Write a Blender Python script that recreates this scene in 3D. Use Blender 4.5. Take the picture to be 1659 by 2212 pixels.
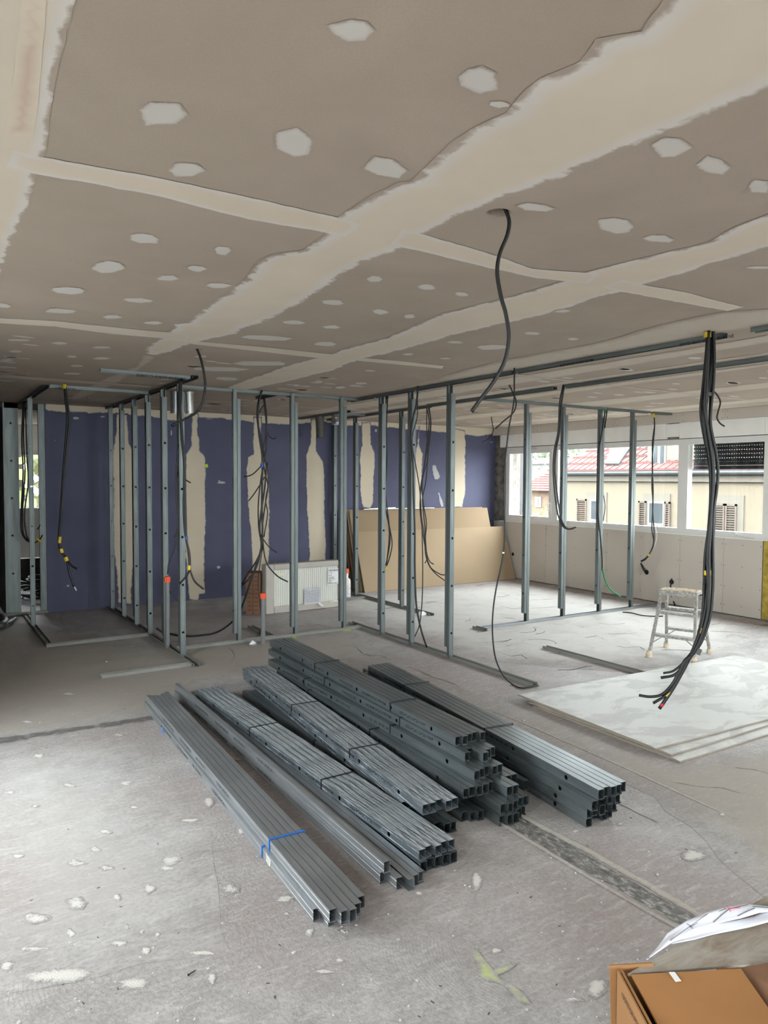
import bpy, bmesh, math, random
from mathutils import Vector, Matrix
from mathutils.geometry import delaunay_2d_cdt
random.seed(7)
for _o in list(bpy.data.objects):
    bpy.data.objects.remove(_o)
scene = bpy.context.scene
COL = scene.collection
PI = math.pi

# ------------------------------------------------------------------ camera
W_PX, H_PX, F_PX = 1659.0, 2212.0, 1587.5
CX, CY = W_PX / 2, H_PX / 2
HC, H = 1.63, 2.505                      # eye height, ceiling height
YAW, PITCH, ROLL = math.radians(32.467), math.radians(-2.555), math.radians(-0.3007)
_f = Vector((math.sin(YAW) * math.cos(PITCH), math.cos(YAW) * math.cos(PITCH), math.sin(PITCH)))
_r = Vector((math.cos(YAW), -math.sin(YAW), 0))
_d = _f.cross(_r)
C_R = _r * math.cos(ROLL) + _d * math.sin(ROLL)
C_D = -_r * math.sin(ROLL) + _d * math.cos(ROLL)
C_F = _f
cam_data = bpy.data.cameras.new('camera')
cam_data.sensor_fit = 'HORIZONTAL'
cam_data.sensor_width = 36.0
cam_data.lens = F_PX / W_PX * 36.0
cam_data.clip_start, cam_data.clip_end = 0.05, 300
cam = bpy.data.objects.new('camera', cam_data)
COL.objects.link(cam)
_m = Matrix((C_R, -C_D, -C_F)).transposed().to_4x4()
_m.translation = Vector((0, 0, HC))
cam.matrix_world = _m
scene.camera = cam

# ------------------------------------------------------------------ daylight and exposure
SKY = 18.0
world = bpy.data.worlds.new('overcast_sky')
scene.world = world
world.use_nodes = True
_bg = world.node_tree.nodes['Background']
_bg.inputs['Color'].default_value = (0.93, 0.97, 1.0, 1)
_bg.inputs['Strength'].default_value = SKY
scene.view_settings.view_transform = 'Standard'
scene.view_settings.look = 'None'
scene.view_settings.gamma = 1.0
scene.view_settings.use_curve_mapping = False
scene.view_settings.exposure = 0.52
scene.cycles.max_bounces = 8
scene.cycles.diffuse_bounces = 4
scene.cycles.glossy_bounces = 3
scene.cycles.transparent_max_bounces = 8
scene.cycles.use_adaptive_sampling = True
scene.cycles.adaptive_threshold = 0.055
scene.cycles.adaptive_min_samples = 10
scene.cycles.use_denoising = True
scene.cycles.caustics_reflective = False
scene.cycles.caustics_refractive = False
scene.cycles.sample_clamp_indirect = 6.0

def portal(loc, rot, sx, sy):
    """lets the sky be sampled through a window opening"""
    l = bpy.data.lights.new('window_portal', 'AREA')
    l.shape = 'RECTANGLE'
    l.size, l.size_y = sx, sy
    l.cycles.is_portal = True
    o = bpy.data.objects.new('window_portal', l)
    o.location, o.rotation_euler = loc, rot
    COL.objects.link(o)

# ------------------------------------------------------------------ from the photograph's pixels to points of the room
def ray(x, y):
    return C_R * ((x - CX) / F_PX) + C_D * ((y - CY) / F_PX) + C_F
def G(x, y, z=0.0):
    d = ray(x, y)
    d = d * ((z - HC) / d.z)
    return Vector((d.x, d.y, z))
def PY(x, y, Y):
    d = ray(x, y); d = d * (Y / d.y)
    return Vector((d.x, d.y, d.z + HC))
def PXX(x, y, X):
    d = ray(x, y); d = d * (X / d.x)
    return Vector((d.x, d.y, d.z + HC))
FH = Vector((math.sin(YAW), math.cos(YAW), 0))
def PD(x, y, depth):
    d = ray(x, y); d = d * (depth / d.dot(FH))
    return Vector((d.x, d.y, d.z + HC))

# ------------------------------------------------------------------ mesh helpers
def link(o, parent=None):
    COL.objects.link(o)
    if parent is not None:
        o.parent = parent
    return o
def tag(o, label=None, cat=None, group=None, kind=None):
    if label: o['label'] = label
    if cat: o['category'] = cat
    if group: o['group'] = group
    if kind: o['kind'] = kind
    return o
def struct(o):
    o['kind'] = 'structure'
    return o
def empty(name, loc=(0, 0, 0), rz=0.0):
    o = bpy.data.objects.new(name, None)
    o.empty_display_size = 0.1
    o.location = loc
    o.rotation_euler = (0, 0, rz)
    COL.objects.link(o)
    return o

class MB:
    def __init__(self):
        self.v, self.f, self.mi = [], [], []
    def add(self, vs, fs, m=0):
        b = len(self.v)
        self.v += [tuple(p) for p in vs]
        self.f += [tuple(b + i for i in q) for q in fs]
        self.mi += [m] * len(fs)
        return self
    def box(self, a, b, m=0):
        x0, y0, z0 = a; x1, y1, z1 = b
        return self.add([(x0,y0,z0),(x1,y0,z0),(x1,y1,z0),(x0,y1,z0),(x0,y0,z1),(x1,y0,z1),(x1,y1,z1),(x0,y1,z1)],
                        [(0,3,2,1),(4,5,6,7),(0,1,5,4),(1,2,6,5),(2,3,7,6),(3,0,4,7)], m)
    def obox(self, c, ax, ay, az, m=0):
        """oriented box: centre and three half-extent vectors"""
        c, ax, ay, az = Vector(c), Vector(ax), Vector(ay), Vector(az)
        vs = [c + ax*i + ay*j + az*k for k in (-1,1) for (i,j) in ((-1,-1),(1,-1),(1,1),(-1,1))]
        return self.add(vs, [(0,3,2,1),(4,5,6,7),(0,1,5,4),(1,2,6,5),(2,3,7,6),(3,0,4,7)], m)
    def beam(self, p, q, w, t, up=(0,0,1), m=0):
        p, q, up = Vector(p), Vector(q), Vector(up)
        d = (q - p)
        s = d.cross(up)
        if s.length < 1e-6: s = d.cross(Vector((1,0,0)))
        s.normalize(); n = s.cross(d).normalized()
        return self.obox((p + q) / 2, d / 2, s * (w / 2), n * (t / 2), m)
    def prism(self, poly, h, m=0):
        """poly: list of 3-D points (planar), extruded by vector h"""
        h = Vector(h); n = len(poly)
        a = [Vector(p) for p in poly]
        vs = a + [p + h for p in a]
        fs = [tuple(range(n))[::-1], tuple(range(n, 2*n))] + [(i, (i+1) % n, n + (i+1) % n, n + i) for i in range(n)]
        return self.add(vs, fs, m)
    def tube(self, pts, r, n=8, cap=True, m=0):
        pts = [Vector(p) for p in pts]
        k = len(pts)
        rr = r if isinstance(r, (list, tuple)) else [r] * k
        up = Vector((0.31, 0.17, 0.93))
        vs, nrm = [], None
        for i, p in enumerate(pts):
            t = (pts[min(i+1, k-1)] - pts[max(i-1, 0)])
            if t.length < 1e-9: t = Vector((0,0,1))
            t.normalize()
            if nrm is None:
                nrm = t.cross(up)
                if nrm.length < 1e-3: nrm = t.cross(Vector((1,0,0)))
            nrm = (nrm - t * nrm.dot(t)).normalized()
            b = t.cross(nrm)
            for j in range(n):
                a = 2 * PI * j / n
                vs.append(p + (nrm * math.cos(a) + b * math.sin(a)) * rr[i])
        fs = []
        for i in range(k - 1):
            for j in range(n):
                fs.append((i*n + j, i*n + (j+1) % n, (i+1)*n + (j+1) % n, (i+1)*n + j))
        if cap:
            fs.append(tuple(range(n))[::-1]); fs.append(tuple((k-1)*n + j for j in range(n)))
        return self.add(vs, fs, m)
    def cyl(self, p, q, r, n=16, m=0, r2=None):
        return self.tube([p, q], [r, r if r2 is None else r2], n, True, m)
    def ring(self, p, axis, r0, r1, h, n=24, m=0):
        """open pipe: outer r1, inner r0"""
        p, a = Vector(p), Vector(axis).normalized()
        s = a.orthogonal().normalized(); t = a.cross(s)
        vs = []
        for (r, o) in ((r1, 0), (r1, h), (r0, h), (r0, 0)):
            for j in range(n):
                an = 2*PI*j/n
                vs.append(p + a*o + (s*math.cos(an) + t*math.sin(an))*r)
        fs = []
        for k in range(4):
            for j in range(n):
                fs.append((k*n+j, k*n+(j+1)%n, ((k+1)%4)*n+(j+1)%n, ((k+1)%4)*n+j))
        return self.add(vs, fs, m)
    def mesh(self, name, mats, smooth=False):
        me = bpy.data.meshes.new(name)
        me.from_pydata(self.v, [], self.f)
        for m in (mats if isinstance(mats, (list, tuple)) else [mats]):
            me.materials.append(m)
        me.polygons.foreach_set('material_index', self.mi)
        bm = bmesh.new(); bm.from_mesh(me)
        bmesh.ops.recalc_face_normals(bm, faces=bm.faces)
        bm.to_mesh(me); bm.free()
        if smooth: me.polygons.foreach_set('use_smooth', [True] * len(me.polygons))
        me.update()
        return me
    def build(self, name, mats, parent=None, smooth=False):
        return link(bpy.data.objects.new(name, self.mesh(name, mats, smooth)), parent)

def smooth_by_angle(o, deg=35):
    me = o.data
    me.polygons.foreach_set('use_smooth', [True] * len(me.polygons))
    bm = bmesh.new(); bm.from_mesh(me)
    for e in bm.edges:
        if len(e.link_faces) == 2 and e.calc_face_angle(0) > math.radians(deg):
            e.smooth = False
    bm.to_mesh(me); bm.free()
    return o
def catmull(pts, sub=6):
    pts = [Vector(p) for p in pts]
    out = []
    P = [pts[0]*2 - pts[1]] + pts + [pts[-1]*2 - pts[-2]]
    for i in range(1, len(P) - 2):
        a, b, c, d = P[i-1], P[i], P[i+1], P[i+2]
        for k in range(sub):
            t = k / sub
            out.append(0.5*((2*b) + (c-a)*t + (2*a-5*b+4*c-d)*t*t + (3*b-a-3*c+d)*t*t*t))
    out.append(pts[-1])
    return out

# ------------------------------------------------------------------ materials
def S(r, g, b):
    f = lambda c: (c/255/12.92) if c/255 <= 0.04045 else ((c/255+0.055)/1.055)**2.4
    return (f(r), f(g), f(b), 1)
class NT:
    def __init__(self, name):
        self.m = bpy.data.materials.new(name); self.m.use_nodes = True
        self.t = self.m.node_tree; self.n = self.t.nodes
        self.b = self.n['Principled BSDF']; self.out = self.n['Material Output']
    def node(self, kind, **kw):
        x = self.n.new(kind)
        for k, v in kw.items(): setattr(x, k, v)
        return x
    def l(self, a, b): self.t.links.new(a, b)
    def coords(self, kind='Object', scale=(1,1,1)):
        tc = self.node('ShaderNodeTexCoord'); mp = self.node('ShaderNodeMapping')
        mp.inputs['Scale'].default_value = scale
        if kind == 'World':
            g = self.node('ShaderNodeNewGeometry'); self.l(g.outputs['Position'], mp.inputs['Vector'])
        else:
            self.l(tc.outputs[kind], mp.inputs['Vector'])
        return mp.outputs['Vector']
    def noise(self, vec, scale, detail=4, rough=0.55, dist=0.0):
        n = self.node('ShaderNodeTexNoise')
        n.inputs['Scale'].default_value = scale; n.inputs['Detail'].default_value = detail
        n.inputs['Roughness'].default_value = rough; n.inputs['Distortion'].default_value = dist
        self.l(vec, n.inputs['Vector'])
        return n.outputs['Fac']
    def ramp(self, fac, stops):
        r = self.node('ShaderNodeValToRGB')
        e = r.color_ramp.elements
        while len(e) < len(stops): e.new(0.5)
        for i, (p, c) in enumerate(stops):
            e[i].position = p
            e[i].color = c if len(c) == 4 else (c[0], c[1], c[2], 1)
        self.l(fac, r.inputs['Fac'])
        return r.outputs['Color']
    def mix(self, fac, a, b, mode='MIX'):
        x = self.node('ShaderNodeMix'); x.data_type = 'RGBA'; x.blend_type = mode
        for s, v in ((0, fac), (6, a), (7, b)):
            if hasattr(v, 'links') or hasattr(v, 'is_linked'): self.l(v, x.inputs[s])
            else: x.inputs[s].default_value = v
        return x.outputs[2]
    def math(self, op, a, b=0.5, clamp=False):
        x = self.node('ShaderNodeMath', operation=op); x.use_clamp = clamp
        for s, v in ((0, a), (1, b)):
            if hasattr(v, 'is_linked'): self.l(v, x.inputs[s])
            else: x.inputs[s].default_value = v
        return x.outputs[0]
    def bump(self, h, strength=0.3, dist=0.01):
        x = self.node('ShaderNodeBump')
        x.inputs['Strength'].default_value = strength; x.inputs['Distance'].default_value = dist
        self.l(h, x.inputs['Height']); self.l(x.outputs['Normal'], self.b.inputs['Normal'])
    def col(self, c):
        if hasattr(c, 'is_linked'): self.l(c, self.b.inputs['Base Color'])
        else: self.b.inputs['Base Color'].default_value = c
    def set(self, rough=None, metal=None, spec=None):
        if rough is not None: self.b.inputs['Roughness'].default_value = rough
        if metal is not None: self.b.inputs['Metallic'].default_value = metal
        if spec is not None: self.b.inputs['Specular IOR Level'].default_value = spec
def plain(name, c, rough=0.7, metal=0.0, var=0.12, scale=6.0, bump=0.0, bscale=60.0, spec=None, kind='Object', stretch=(1,1,1)):
    n = NT(name); v = n.coords(kind, stretch)
    f = n.noise(v, scale, 2, 0.6)
    k = [max(0, x) for x in c[:3]]
    lo = [x * (1 - var) for x in k]; hi = [min(1, x * (1 + var)) for x in k]
    n.col(n.ramp(f, [(0.3, lo), (0.7, hi)]))
    n.set(rough, metal, spec)
    if bump: n.bump(n.noise(v, bscale, 2), bump, 0.004)
    return n.m

# ---- shared materials
def concrete(n):
    v = n.coords('World')
    mid = n.noise(v, 4.5, 7, 0.72, 0.6)
    big = n.noise(v, 0.9, 2, 0.5)
    st = n.node('ShaderNodeMapping'); st.inputs['Scale'].default_value = (2.2, 9.0, 1); st.inputs['Rotation'].default_value = (0, 0, 0.35)
    n.l(v, st.inputs['Vector'])
    streak = n.noise(st.outputs['Vector'], 4.5, 5, 0.72, 0.8)
    fine = n.noise(v, 55, 2, 0.7)
    c = n.ramp(mid, [(0.28, S(146,142,141)), (0.5, S(172,169,168)), (0.72, S(194,192,192))])
    c = n.mix(n.ramp(big, [(0.38, (0,0,0)), (0.62, (1,1,1))]), c, S(160,151,149))
    c = n.mix(n.ramp(streak, [(0.5, (0,0,0)), (0.8, (0.75,0.75,0.75))]), c, S(206,204,204))
    c = n.mix(n.ramp(fine, [(0.35, (0.35,0.35,0.35)), (0.55, (0,0,0))]), c, S(128,123,121))
    # trowel swirls: rings around scattered centres
    vo = n.node('ShaderNodeTexVoronoi'); vo.inputs['Scale'].default_value = 1.25
    n.l(v, vo.inputs['Vector'])
    ring = n.math('SINE', n.math('MULTIPLY', n.math('ADD', vo.outputs['Distance'], n.math('MULTIPLY', mid, 0.05)), 430.0))
    msk = n.ramp(n.noise(v, 2.3, 1, 0.5), [(0.56, (0,0,0)), (0.66, (1,1,1))])
    ringm = n.math('MULTIPLY', n.ramp(ring, [(0.55, (0,0,0)), (0.9, (1,1,1))]), msk)
    c = n.mix(n.math('MULTIPLY', ringm, 0.45), c, S(146,140,138))
    return c, fine
n_ = NT('concrete_floor'); c_, h_ = concrete(n_); n_.col(c_); n_.bump(h_, 0.32, 0.012); n_.set(0.62, 0, 0.35); M_FLOOR = n_.m

def base_board(n):
    v = n.coords('World')
    return n.ramp(n.noise(v, 1.6, 3, 0.6, 0.5), [(0.3, S(186,172,158)), (0.7, S(198,184,170))])
def base_blue(n):
    v = n.coords('World')
    return n.ramp(n.noise(v, 1.2, 2), [(0.3, S(80,81,105)), (0.7, S(92,93,118))])
def base_floor(n): return concrete(n)[0]
def stain(name, c0, c1, base, rough=0.8, thresh=0.5, nscale=14.0, strength=1.0, dist=0.3, soft=0.25, bump=0.0):
    """a coat on a surface, its edge worn by noise; the feather attribute runs 0 at the rim to 1 inside"""
    n = NT(name); v = n.coords('World')
    a = n.node('ShaderNodeAttribute'); a.attribute_name = 'feather'
    nz = n.noise(v, nscale, 3, 0.65, dist)
    s = n.math('ADD', a.outputs['Fac'], n.math('MULTIPLY', n.math('SUBTRACT', nz, 0.5), 1.3))
    al = n.ramp(s, [(max(0.0, thresh - soft), (0,0,0)), (min(1.0, thresh + soft), (strength,)*3)])
    cc = n.mix(n.ramp(a.outputs['Fac'], [(0.35, (0,0,0)), (0.95, (1,1,1))]), c0, c1)
    cc = n.mix(n.ramp(n.noise(v, 3.2, 2), [(0.35, (0.22,)*3), (0.7, (0,0,0))]), cc, tuple(x*0.78 for x in c1[:3]) + (1,))
    n.col(n.mix(al, base(n), cc)); n.set(rough, 0, 0.25)
    if bump: n.bump(n.noise(v, nscale * 2.5, 2), bump, 0.006)
    return n.m, n.m
_pk = 0
def patch(name, pts, nrm, mat, parent, w=0.02, jit=0.008, seg=0.03, lift=0.0008, rise=0.0):
    """thin coat with the given outline on a flat surface, feathered towards its rim"""
    global _pk
    _pk += 1; lift += 2.2e-5 * (_pk % 50)
    nrm = Vector(nrm); pts = [Vector(p) for p in pts]
    out = []
    for i, p in enumerate(pts):
        q = pts[(i+1) % len(pts)]
        k = max(1, int((q - p).length / seg))
        for j in range(k): out.append(p.lerp(q, j / k))
    n = len(out)
    # orientation
    area = sum((out[i].cross(out[(i+1) % n])).dot(nrm) for i in range(n))
    if area < 0: out.reverse()
    res = []
    ph = random.random() * 9
    for i in range(n):
        t = (out[(i+1) % n] - out[i-1])
        if t.length < 1e-9: t = Vector((1,0,0))
        t.normalize(); inn = nrm.cross(t)
        a = math.sin(i*0.23+ph)*0.5 + math.sin(i*0.071+ph*2)*0.8 + random.uniform(-0.45, 0.45)
        res.append((out[i] + inn * (a * jit), inn))
    ring = [p for p, _ in res]
    ux = nrm.orthogonal().normalized(); uy = nrm.cross(ux)
    o = ring[0]
    P2 = [((p - o).dot(ux), (p - o).dot(uy)) for p in ring]
    xs = [p[0] for p in P2]; ys = [p[1] for p in P2]
    ext = max(max(xs) - min(xs), max(ys) - min(ys))
    g = max(w * 0.85, ext / 70)
    pts2 = [Vector(p) for p in P2]; ft = [0.0] * n
    segs = [(P2[i], P2[(i+1) % n]) for i in range(n)]
    def dist(xx, yy, lim, near):
        d = lim
        for a, b in near:
            if min(a[0], b[0]) - lim > xx or max(a[0], b[0]) + lim < xx or min(a[1], b[1]) - lim > yy or max(a[1], b[1]) + lim < yy: continue
            ex, ey = b[0] - a[0], b[1] - a[1]
            t = max(0.0, min(1.0, ((xx - a[0]) * ex + (yy - a[1]) * ey) / (ex*ex + ey*ey + 1e-12)))
            d = min(d, math.hypot(xx - a[0] - t*ex, yy - a[1] - t*ey))
        return d
    I2 = [(inn.dot(ux), inn.dot(uy)) for _, inn in res]
    for k in (0.5, 1.0):
        for (px, py), (ix, iy) in zip(P2, I2):
            qx, qy = px + ix*w*k, py + iy*w*k
            if dist(qx, qy, w*k, segs) > w*k*0.86: pts2.append(Vector((qx, qy))); ft.append(k)
    yy = min(ys) + g * 0.5; row = 0; lim = w * 1.25
    while yy < max(ys):
        cr = sorted(a[0] + (yy - a[1]) / (b[1] - a[1]) * (b[0] - a[0]) for a, b in segs if (a[1] <= yy) != (b[1] <= yy))
        near = [(a, b) for a, b in segs if min(a[1], b[1]) - lim < yy < max(a[1], b[1]) + lim]
        for c0, c1 in zip(cr[::2], cr[1::2]):
            xx = c0 + g * (0.35 if row % 2 else 0.6)
            while xx < c1 - g * 0.3:
                if dist(xx, yy, lim, near) >= lim * 0.999: pts2.append(Vector((xx, yy))); ft.append(1.0)
                xx += g
        yy += g; row += 1
    vo, _e, fo, ov, _oe, _of = delaunay_2d_cdt(pts2, [(i, (i+1) % n) for i in range(n)], [], 2, 1e-6)
    # keep the triangles that lie inside the outline
    def inside(q):
        k = 0
        for a, b in segs:
            if (a[1] <= q[1]) != (b[1] <= q[1]) and a[0] + (q[1] - a[1]) / (b[1] - a[1]) * (b[0] - a[0]) > q[0]: k ^= 1
        return k
    fv = [max([ft[j] for j in l if j < len(ft)] or [0.0]) for l in ov]
    fs = []
    for t in fo:
        c = sum((vo[i] for i in t), Vector((0, 0))) / len(t)
        if any(fv[i] > 0 for i in t) and len(t) == 3 and sum(fv[i] > 0 for i in t) >= 2 or inside(c): fs.append(tuple(t))
    vs = [o + ux * p.x + uy * p.y + nrm * (lift + rise * min(1.0, q * 1.5)) for p, q in zip(vo, fv)]
    me = bpy.data.meshes.new(name); me.from_pydata([tuple(p) for p in vs], [], fs)
    me.materials.append(mat[0]); me.materials.append(mat[1])
    me.polygons.foreach_set('material_index', [1 if all(fv[i] > 0.999 for i in t) else 0 for t in fs])
    me.attributes.new('feather', 'FLOAT', 'POINT').data.foreach_set('value', fv)
    if rise: me.polygons.foreach_set('use_smooth', [True] * len(me.polygons))
    me.update()
    return link(bpy.data.objects.new(name, me), parent)

# ---- floor and slab
fb = MB(); fb.box((-1.35, -4.0, -0.25), (8.6, 14.2, 0.0))
floor = struct(fb.build('floor', M_FLOOR))

# ---- ceiling with its cable holes
n_ = NT('plasterboard_paper'); v_ = n_.coords('World')
f_ = n_.noise(v_, 1.6, 3, 0.6, 0.5); g_ = n_.noise(v_, 170, 0, 0.7)
c_ = n_.ramp(f_, [(0.3, S(186,172,158)), (0.7, S(198,184,170))])
c_ = n_.mix(n_.ramp(g_, [(0.4, (0.16,)*3), (0.6, (0,0,0))]), c_, S(172,159,146))
n_.col(c_); n_.set(0.85, 0, 0.2); M_BOARD = n_.m
_holes = [(G(1077, 460, H), 0.040), (G(428, 755, H), 0.030), (G(1097, 831, H), 0.034), (G(1062, 900, H), 0.034), (G(1538, 845, H), 0.034), (G(1541, 716, H), 0.035)]
def plate_with_holes(x0, x1, y0, y1, z0, z1, holes):
    """flat slab cut through by round holes: strips across, one hole in each strip that has one"""
    m = MB(); k = 24; ya = y0
    def quad(a, b, c, d):
        for z in (z0, z1): m.add([(a,c,z),(b,c,z),(b,d,z),(a,d,z)], [(0,1,2,3)])
    for p, r in sorted(holes, key=lambda h: h[0].y):
        e = r * 1.2; a, b, c, d = p.x - e, p.x + e, p.y - e, p.y + e
        quad(x0, x1, ya, c); quad(x0, a, c, d); quad(b, x1, c, d); ya = d
        ci = [(p.x + r*math.cos(PI/4 + 2*PI*q/k), p.y + r*math.sin(PI/4 + 2*PI*q/k)) for q in range(k)]
        for z in (z0, z1):
            m.add([(u, w, z) for u, w in [(b,d),(a,d),(a,c),(b,c)] + ci], [tuple([t] + [4 + (t*6 + q) % k for q in range(7)] + [(t+1) % 4]) for t in range(4)])
        m.add([(u, w, z0) for u, w in ci] + [(u, w, z1) for u, w in ci], [(q, (q+1) % k, k + (q+1) % k, k + q) for q in range(k)])
    quad(x0, x1, ya, y1)
    m.add([(x0,y0,z0),(x1,y0,z0),(x1,y1,z0),(x0,y1,z0),(x0,y0,z1),(x1,y0,z1),(x1,y1,z1),(x0,y1,z1)], [(0,1,5,4),(1,2,6,5),(2,3,7,6),(3,0,4,7)])
    return m
ceiling = struct(plate_with_holes(-1.35, 8.6, -4.0, 14.2, H, H + 0.05, _holes).build('ceiling', M_BOARD))
cs = MB(); cs.box((-1.35, -4.0, H + 0.12), (8.6, 14.2, H + 0.35)); struct(cs.build('ceiling', plain('terracotta_slab', S(176,140,124), 0.9)))

M_COMP = stain('joint_compound', S(243,238,234), S(243,230,213), base_board, 0.8, 0.22, 10.0, 1.0, 0.5, 0.12)
M_COMPX = stain('cross_compound', S(243,238,234), S(243,230,213), lambda n: S(241,233,223), 0.8, 0.22, 10.0, 1.0, 0.5, 0.12)
M_COMP2 = stain('filler_dab', S(220,216,212), S(234,230,225), base_board, 0.75, 0.30, 26.0, 0.96, 0.6, 0.16)
M_COMPB = stain('brushed_compound', S(216,209,201), S(224,213,199), base_board, 0.8, 0.55, 7.0, 0.85, 1.0, 0.4)
DN = Vector((0,0,-1))
def cpts(l): return [Vector((p[0], p[1], H)) if len(p) == 3 else G(p[0], p[1], H) for p in l]
def cband(l, mat=None, w=0.045, jit=0.008, seg=0.035, name='joint_band', lift=0.0016):
    return patch(name, cpts(l), DN, mat or (M_COMPX if lift == 0.0020 else M_COMP), ceiling, w, jit, seg, lift)
# the wide band running away from the camera
cband([(1.28,-2.5,0),(1.22,0.2,0),(1440,-20),(1400,40),(1385,65),(1330,72),(1285,80),(1245,130),(1165,165),(1130,190),(1085,240),(1015,275),(960,315),(905,370),(885,390),(860,392),(800,420),(745,455),(720,470),(690,512),(655,540),(590,548),(560,565),(535,600),(500,625),(495,632),(470,645),(425,680),(410,695),(375,700),(360,722),
       (320,742),(310,752),(312,766),(345,768),(372,760),(410,744),(460,731),(515,721),(527,706),(565,697),(640,662),(685,635),(740,595),(775,575),(830,552),(885,535),(925,507),(1025,455),(1050,447),(1130,415),(1210,385),(1405,300),(1530,250),(1659,186),(1.62,0.3,0),(1.66,-2.5,0)], w=0.085)
cband([(310,765),(290,792),(210,822),(150,858),(170,862),(245,832),(305,798),(340,770)], M_COMPB, 0.03, 0.01, 0.05, lift=0.0020)
# the second band
cband([(2.52,-2.5,0),(2.5,0.8,0),(1659,460),(1570,495),(1530,520),(1280,582),(1215,605),(1135,630),(1005,665),(955,677),(905,700),(830,732),(740,755),(700,767),(600,795),(500,832),(480,842),(520,845),(570,835),(630,822),(720,800),(780,775),(830,765),(905,745),(980,725),(1080,700),(1150,687),(1230,665),(1340,630),(1395,615),(1590,555),(1659,535),(2.74,0.8,0),(2.76,-2.5,0)], w=0.07)
# cross joints
cband([(30,322),(80,335),(200,358),(330,380),(520,420),(700,462),(775,484),(745,508),(690,496),(540,472),(340,422),(200,395),(70,372),(15,360)], w=0.03, lift=0.0020)
cband([(870,494),(920,508),(1030,540),(1150,580),(1300,590),(1270,612),(1225,608),(1160,600),(1040,575),(880,537),(840,526)], w=0.03, lift=0.0020)
cband([(1345,604),(1385,615),(1480,630),(1610,662),(1570,671),(1480,655),(1340,630),(1300,620)], w=0.025, lift=0.0020)
cband([(-60,680),(0,686),(120,692),(240,705),(380,719),(410,724),(400,736),(372,732),(240,720),(120,704),(0,697),(-60,692)], w=0.022, lift=0.0020)
cband([(370,730),(405,735),(560,748),(740,767),(720,776),(560,758),(420,743)], w=0.022, lift=0.0020)
cband([(775,771),(870,780),(960,790),(955,796),(870,787),(770,778)], w=0.02, lift=0.0020)
cband([(-60,802),(0,808),(225,825),(330,833),(330,838),(225,831),(0,815),(-60,810)], M_COMPB, 0.02, lift=0.0020)
# wide skim beside the right partition track, and the bands beyond it
cband([(3.55,-2.5,0),(3.55,0.5,0),(1659,665),(1560,672),(1420,700),(1280,742),(1130,770),(1000,800),(880,835),(760,862),(3.98,7.6,0),(4.02,4.0,0),(4.02,-2.5,0)], M_COMPB, 0.09, 0.02, 0.08)
for bx0, bx1 in ((4.30, 4.62), (4.86, 5.0), (5.30, 5.52), (6.35, 6.75), (7.55, 7.85)):
    cband([(bx0,0.5,0),(bx0+0.03,3,0),(bx0-0.04,6,0),(bx0,9.5,0),(bx1,9.5,0),(bx1+0.05,6,0),(bx1-0.03,3,0),(bx1,0.5,0)], M_COMPB, 0.05, 0.02, 0.12)
for (y0, x0, x1) in ((4.62,4.2,8.2),(7.0,2.1,8.2),(9.25,1.0,8.2),(2.3,4.2,8.2),(8.1,2.1,5.0)):
    cband([(x0,y0-0.035,0),((x0+x1)/2,y0-0.03,0),(x1,y0-0.035,0),(x1,y0+0.03,0),((x0+x1)/2,y0+0.04,0),(x0,y0+0.03,0)], M_COMPB, 0.02, 0.01, 0.1, lift=0.0020)
# left edge band with its pinkish tape
cband([(165,-30),(150,40),(133,60),(135,90),(125,130),(110,210),(105,270),(95,330),(80,360),(65,410),(45,470),(25,530),(5,590),(-10,640),(-0.06,3.2,0),(-0.1,1.5,0),(-0.06,-2,0),(0.36,-2,0),(0.34,0.9,0)], w=0.045)
M_TAPE = stain('joint_tape', S(230,212,194), S(228,200,182), lambda n: S(244,229,211), 0.85, 0.5, 8, 0.8, 0.4, 0.45)
cband([(100,-30),(92,60),(85,150),(70,290),(15,290),(28,150),(38,60),(45,-30)], M_TAPE, 0.025, 0.004, 0.05, 'joint_tape', 0.0030)
# filler over the screws
_dabs = [(353,245,110,60),(632,306,95,60),(760,65,125,50),(830,361,100,48),(1037,170,108,55),(1447,317,90,48),(1543,355,82,45),(1640,402,60,30),(1157,447,80,22),(1328,487,85,40),(1425,515,85,20),
 (311,514,70,26),(481,540,48,22),(233,577,80,32),(361,600,60,14),(472,616,55,15),(150,627,75,17),(298,648,65,12),(130,671,85,11),(242,684,50,11),(331,697,46,9),(8,660,36,11),(40,734,50,6),(128,741,40,6),(220,750,40,6),(156,770,28,6),(220,774,44,7),(33,759,40,5),(165,790,36,5),(157,807,36,5),(14,778,32,6),
 (808,602,45,14),(720,653,50,13),(635,696,52,10),(718,706,42,9),(702,743,46,11),(822,673,40,12),(575,730,115,13),(560,785,115,12),(478,797,122,10),(490,818,60,8),(434,770,34,5),
 (923,620,50,13),(997,635,38,10),(884,683,30,11),(1210,670,50,11),(1150,720,35,8),(983,739,36,7),(1065,750,75,12),(882,765,26,5),(962,774,26,5),(1238,732,28,8),(1640,577,60,8),(735,837,26,5),(690,824,20,5),(780,828,30,5),(640,832,24,5),(1080,225,50,16),(400,365,75,36),(425,580,44,16)]
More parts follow.
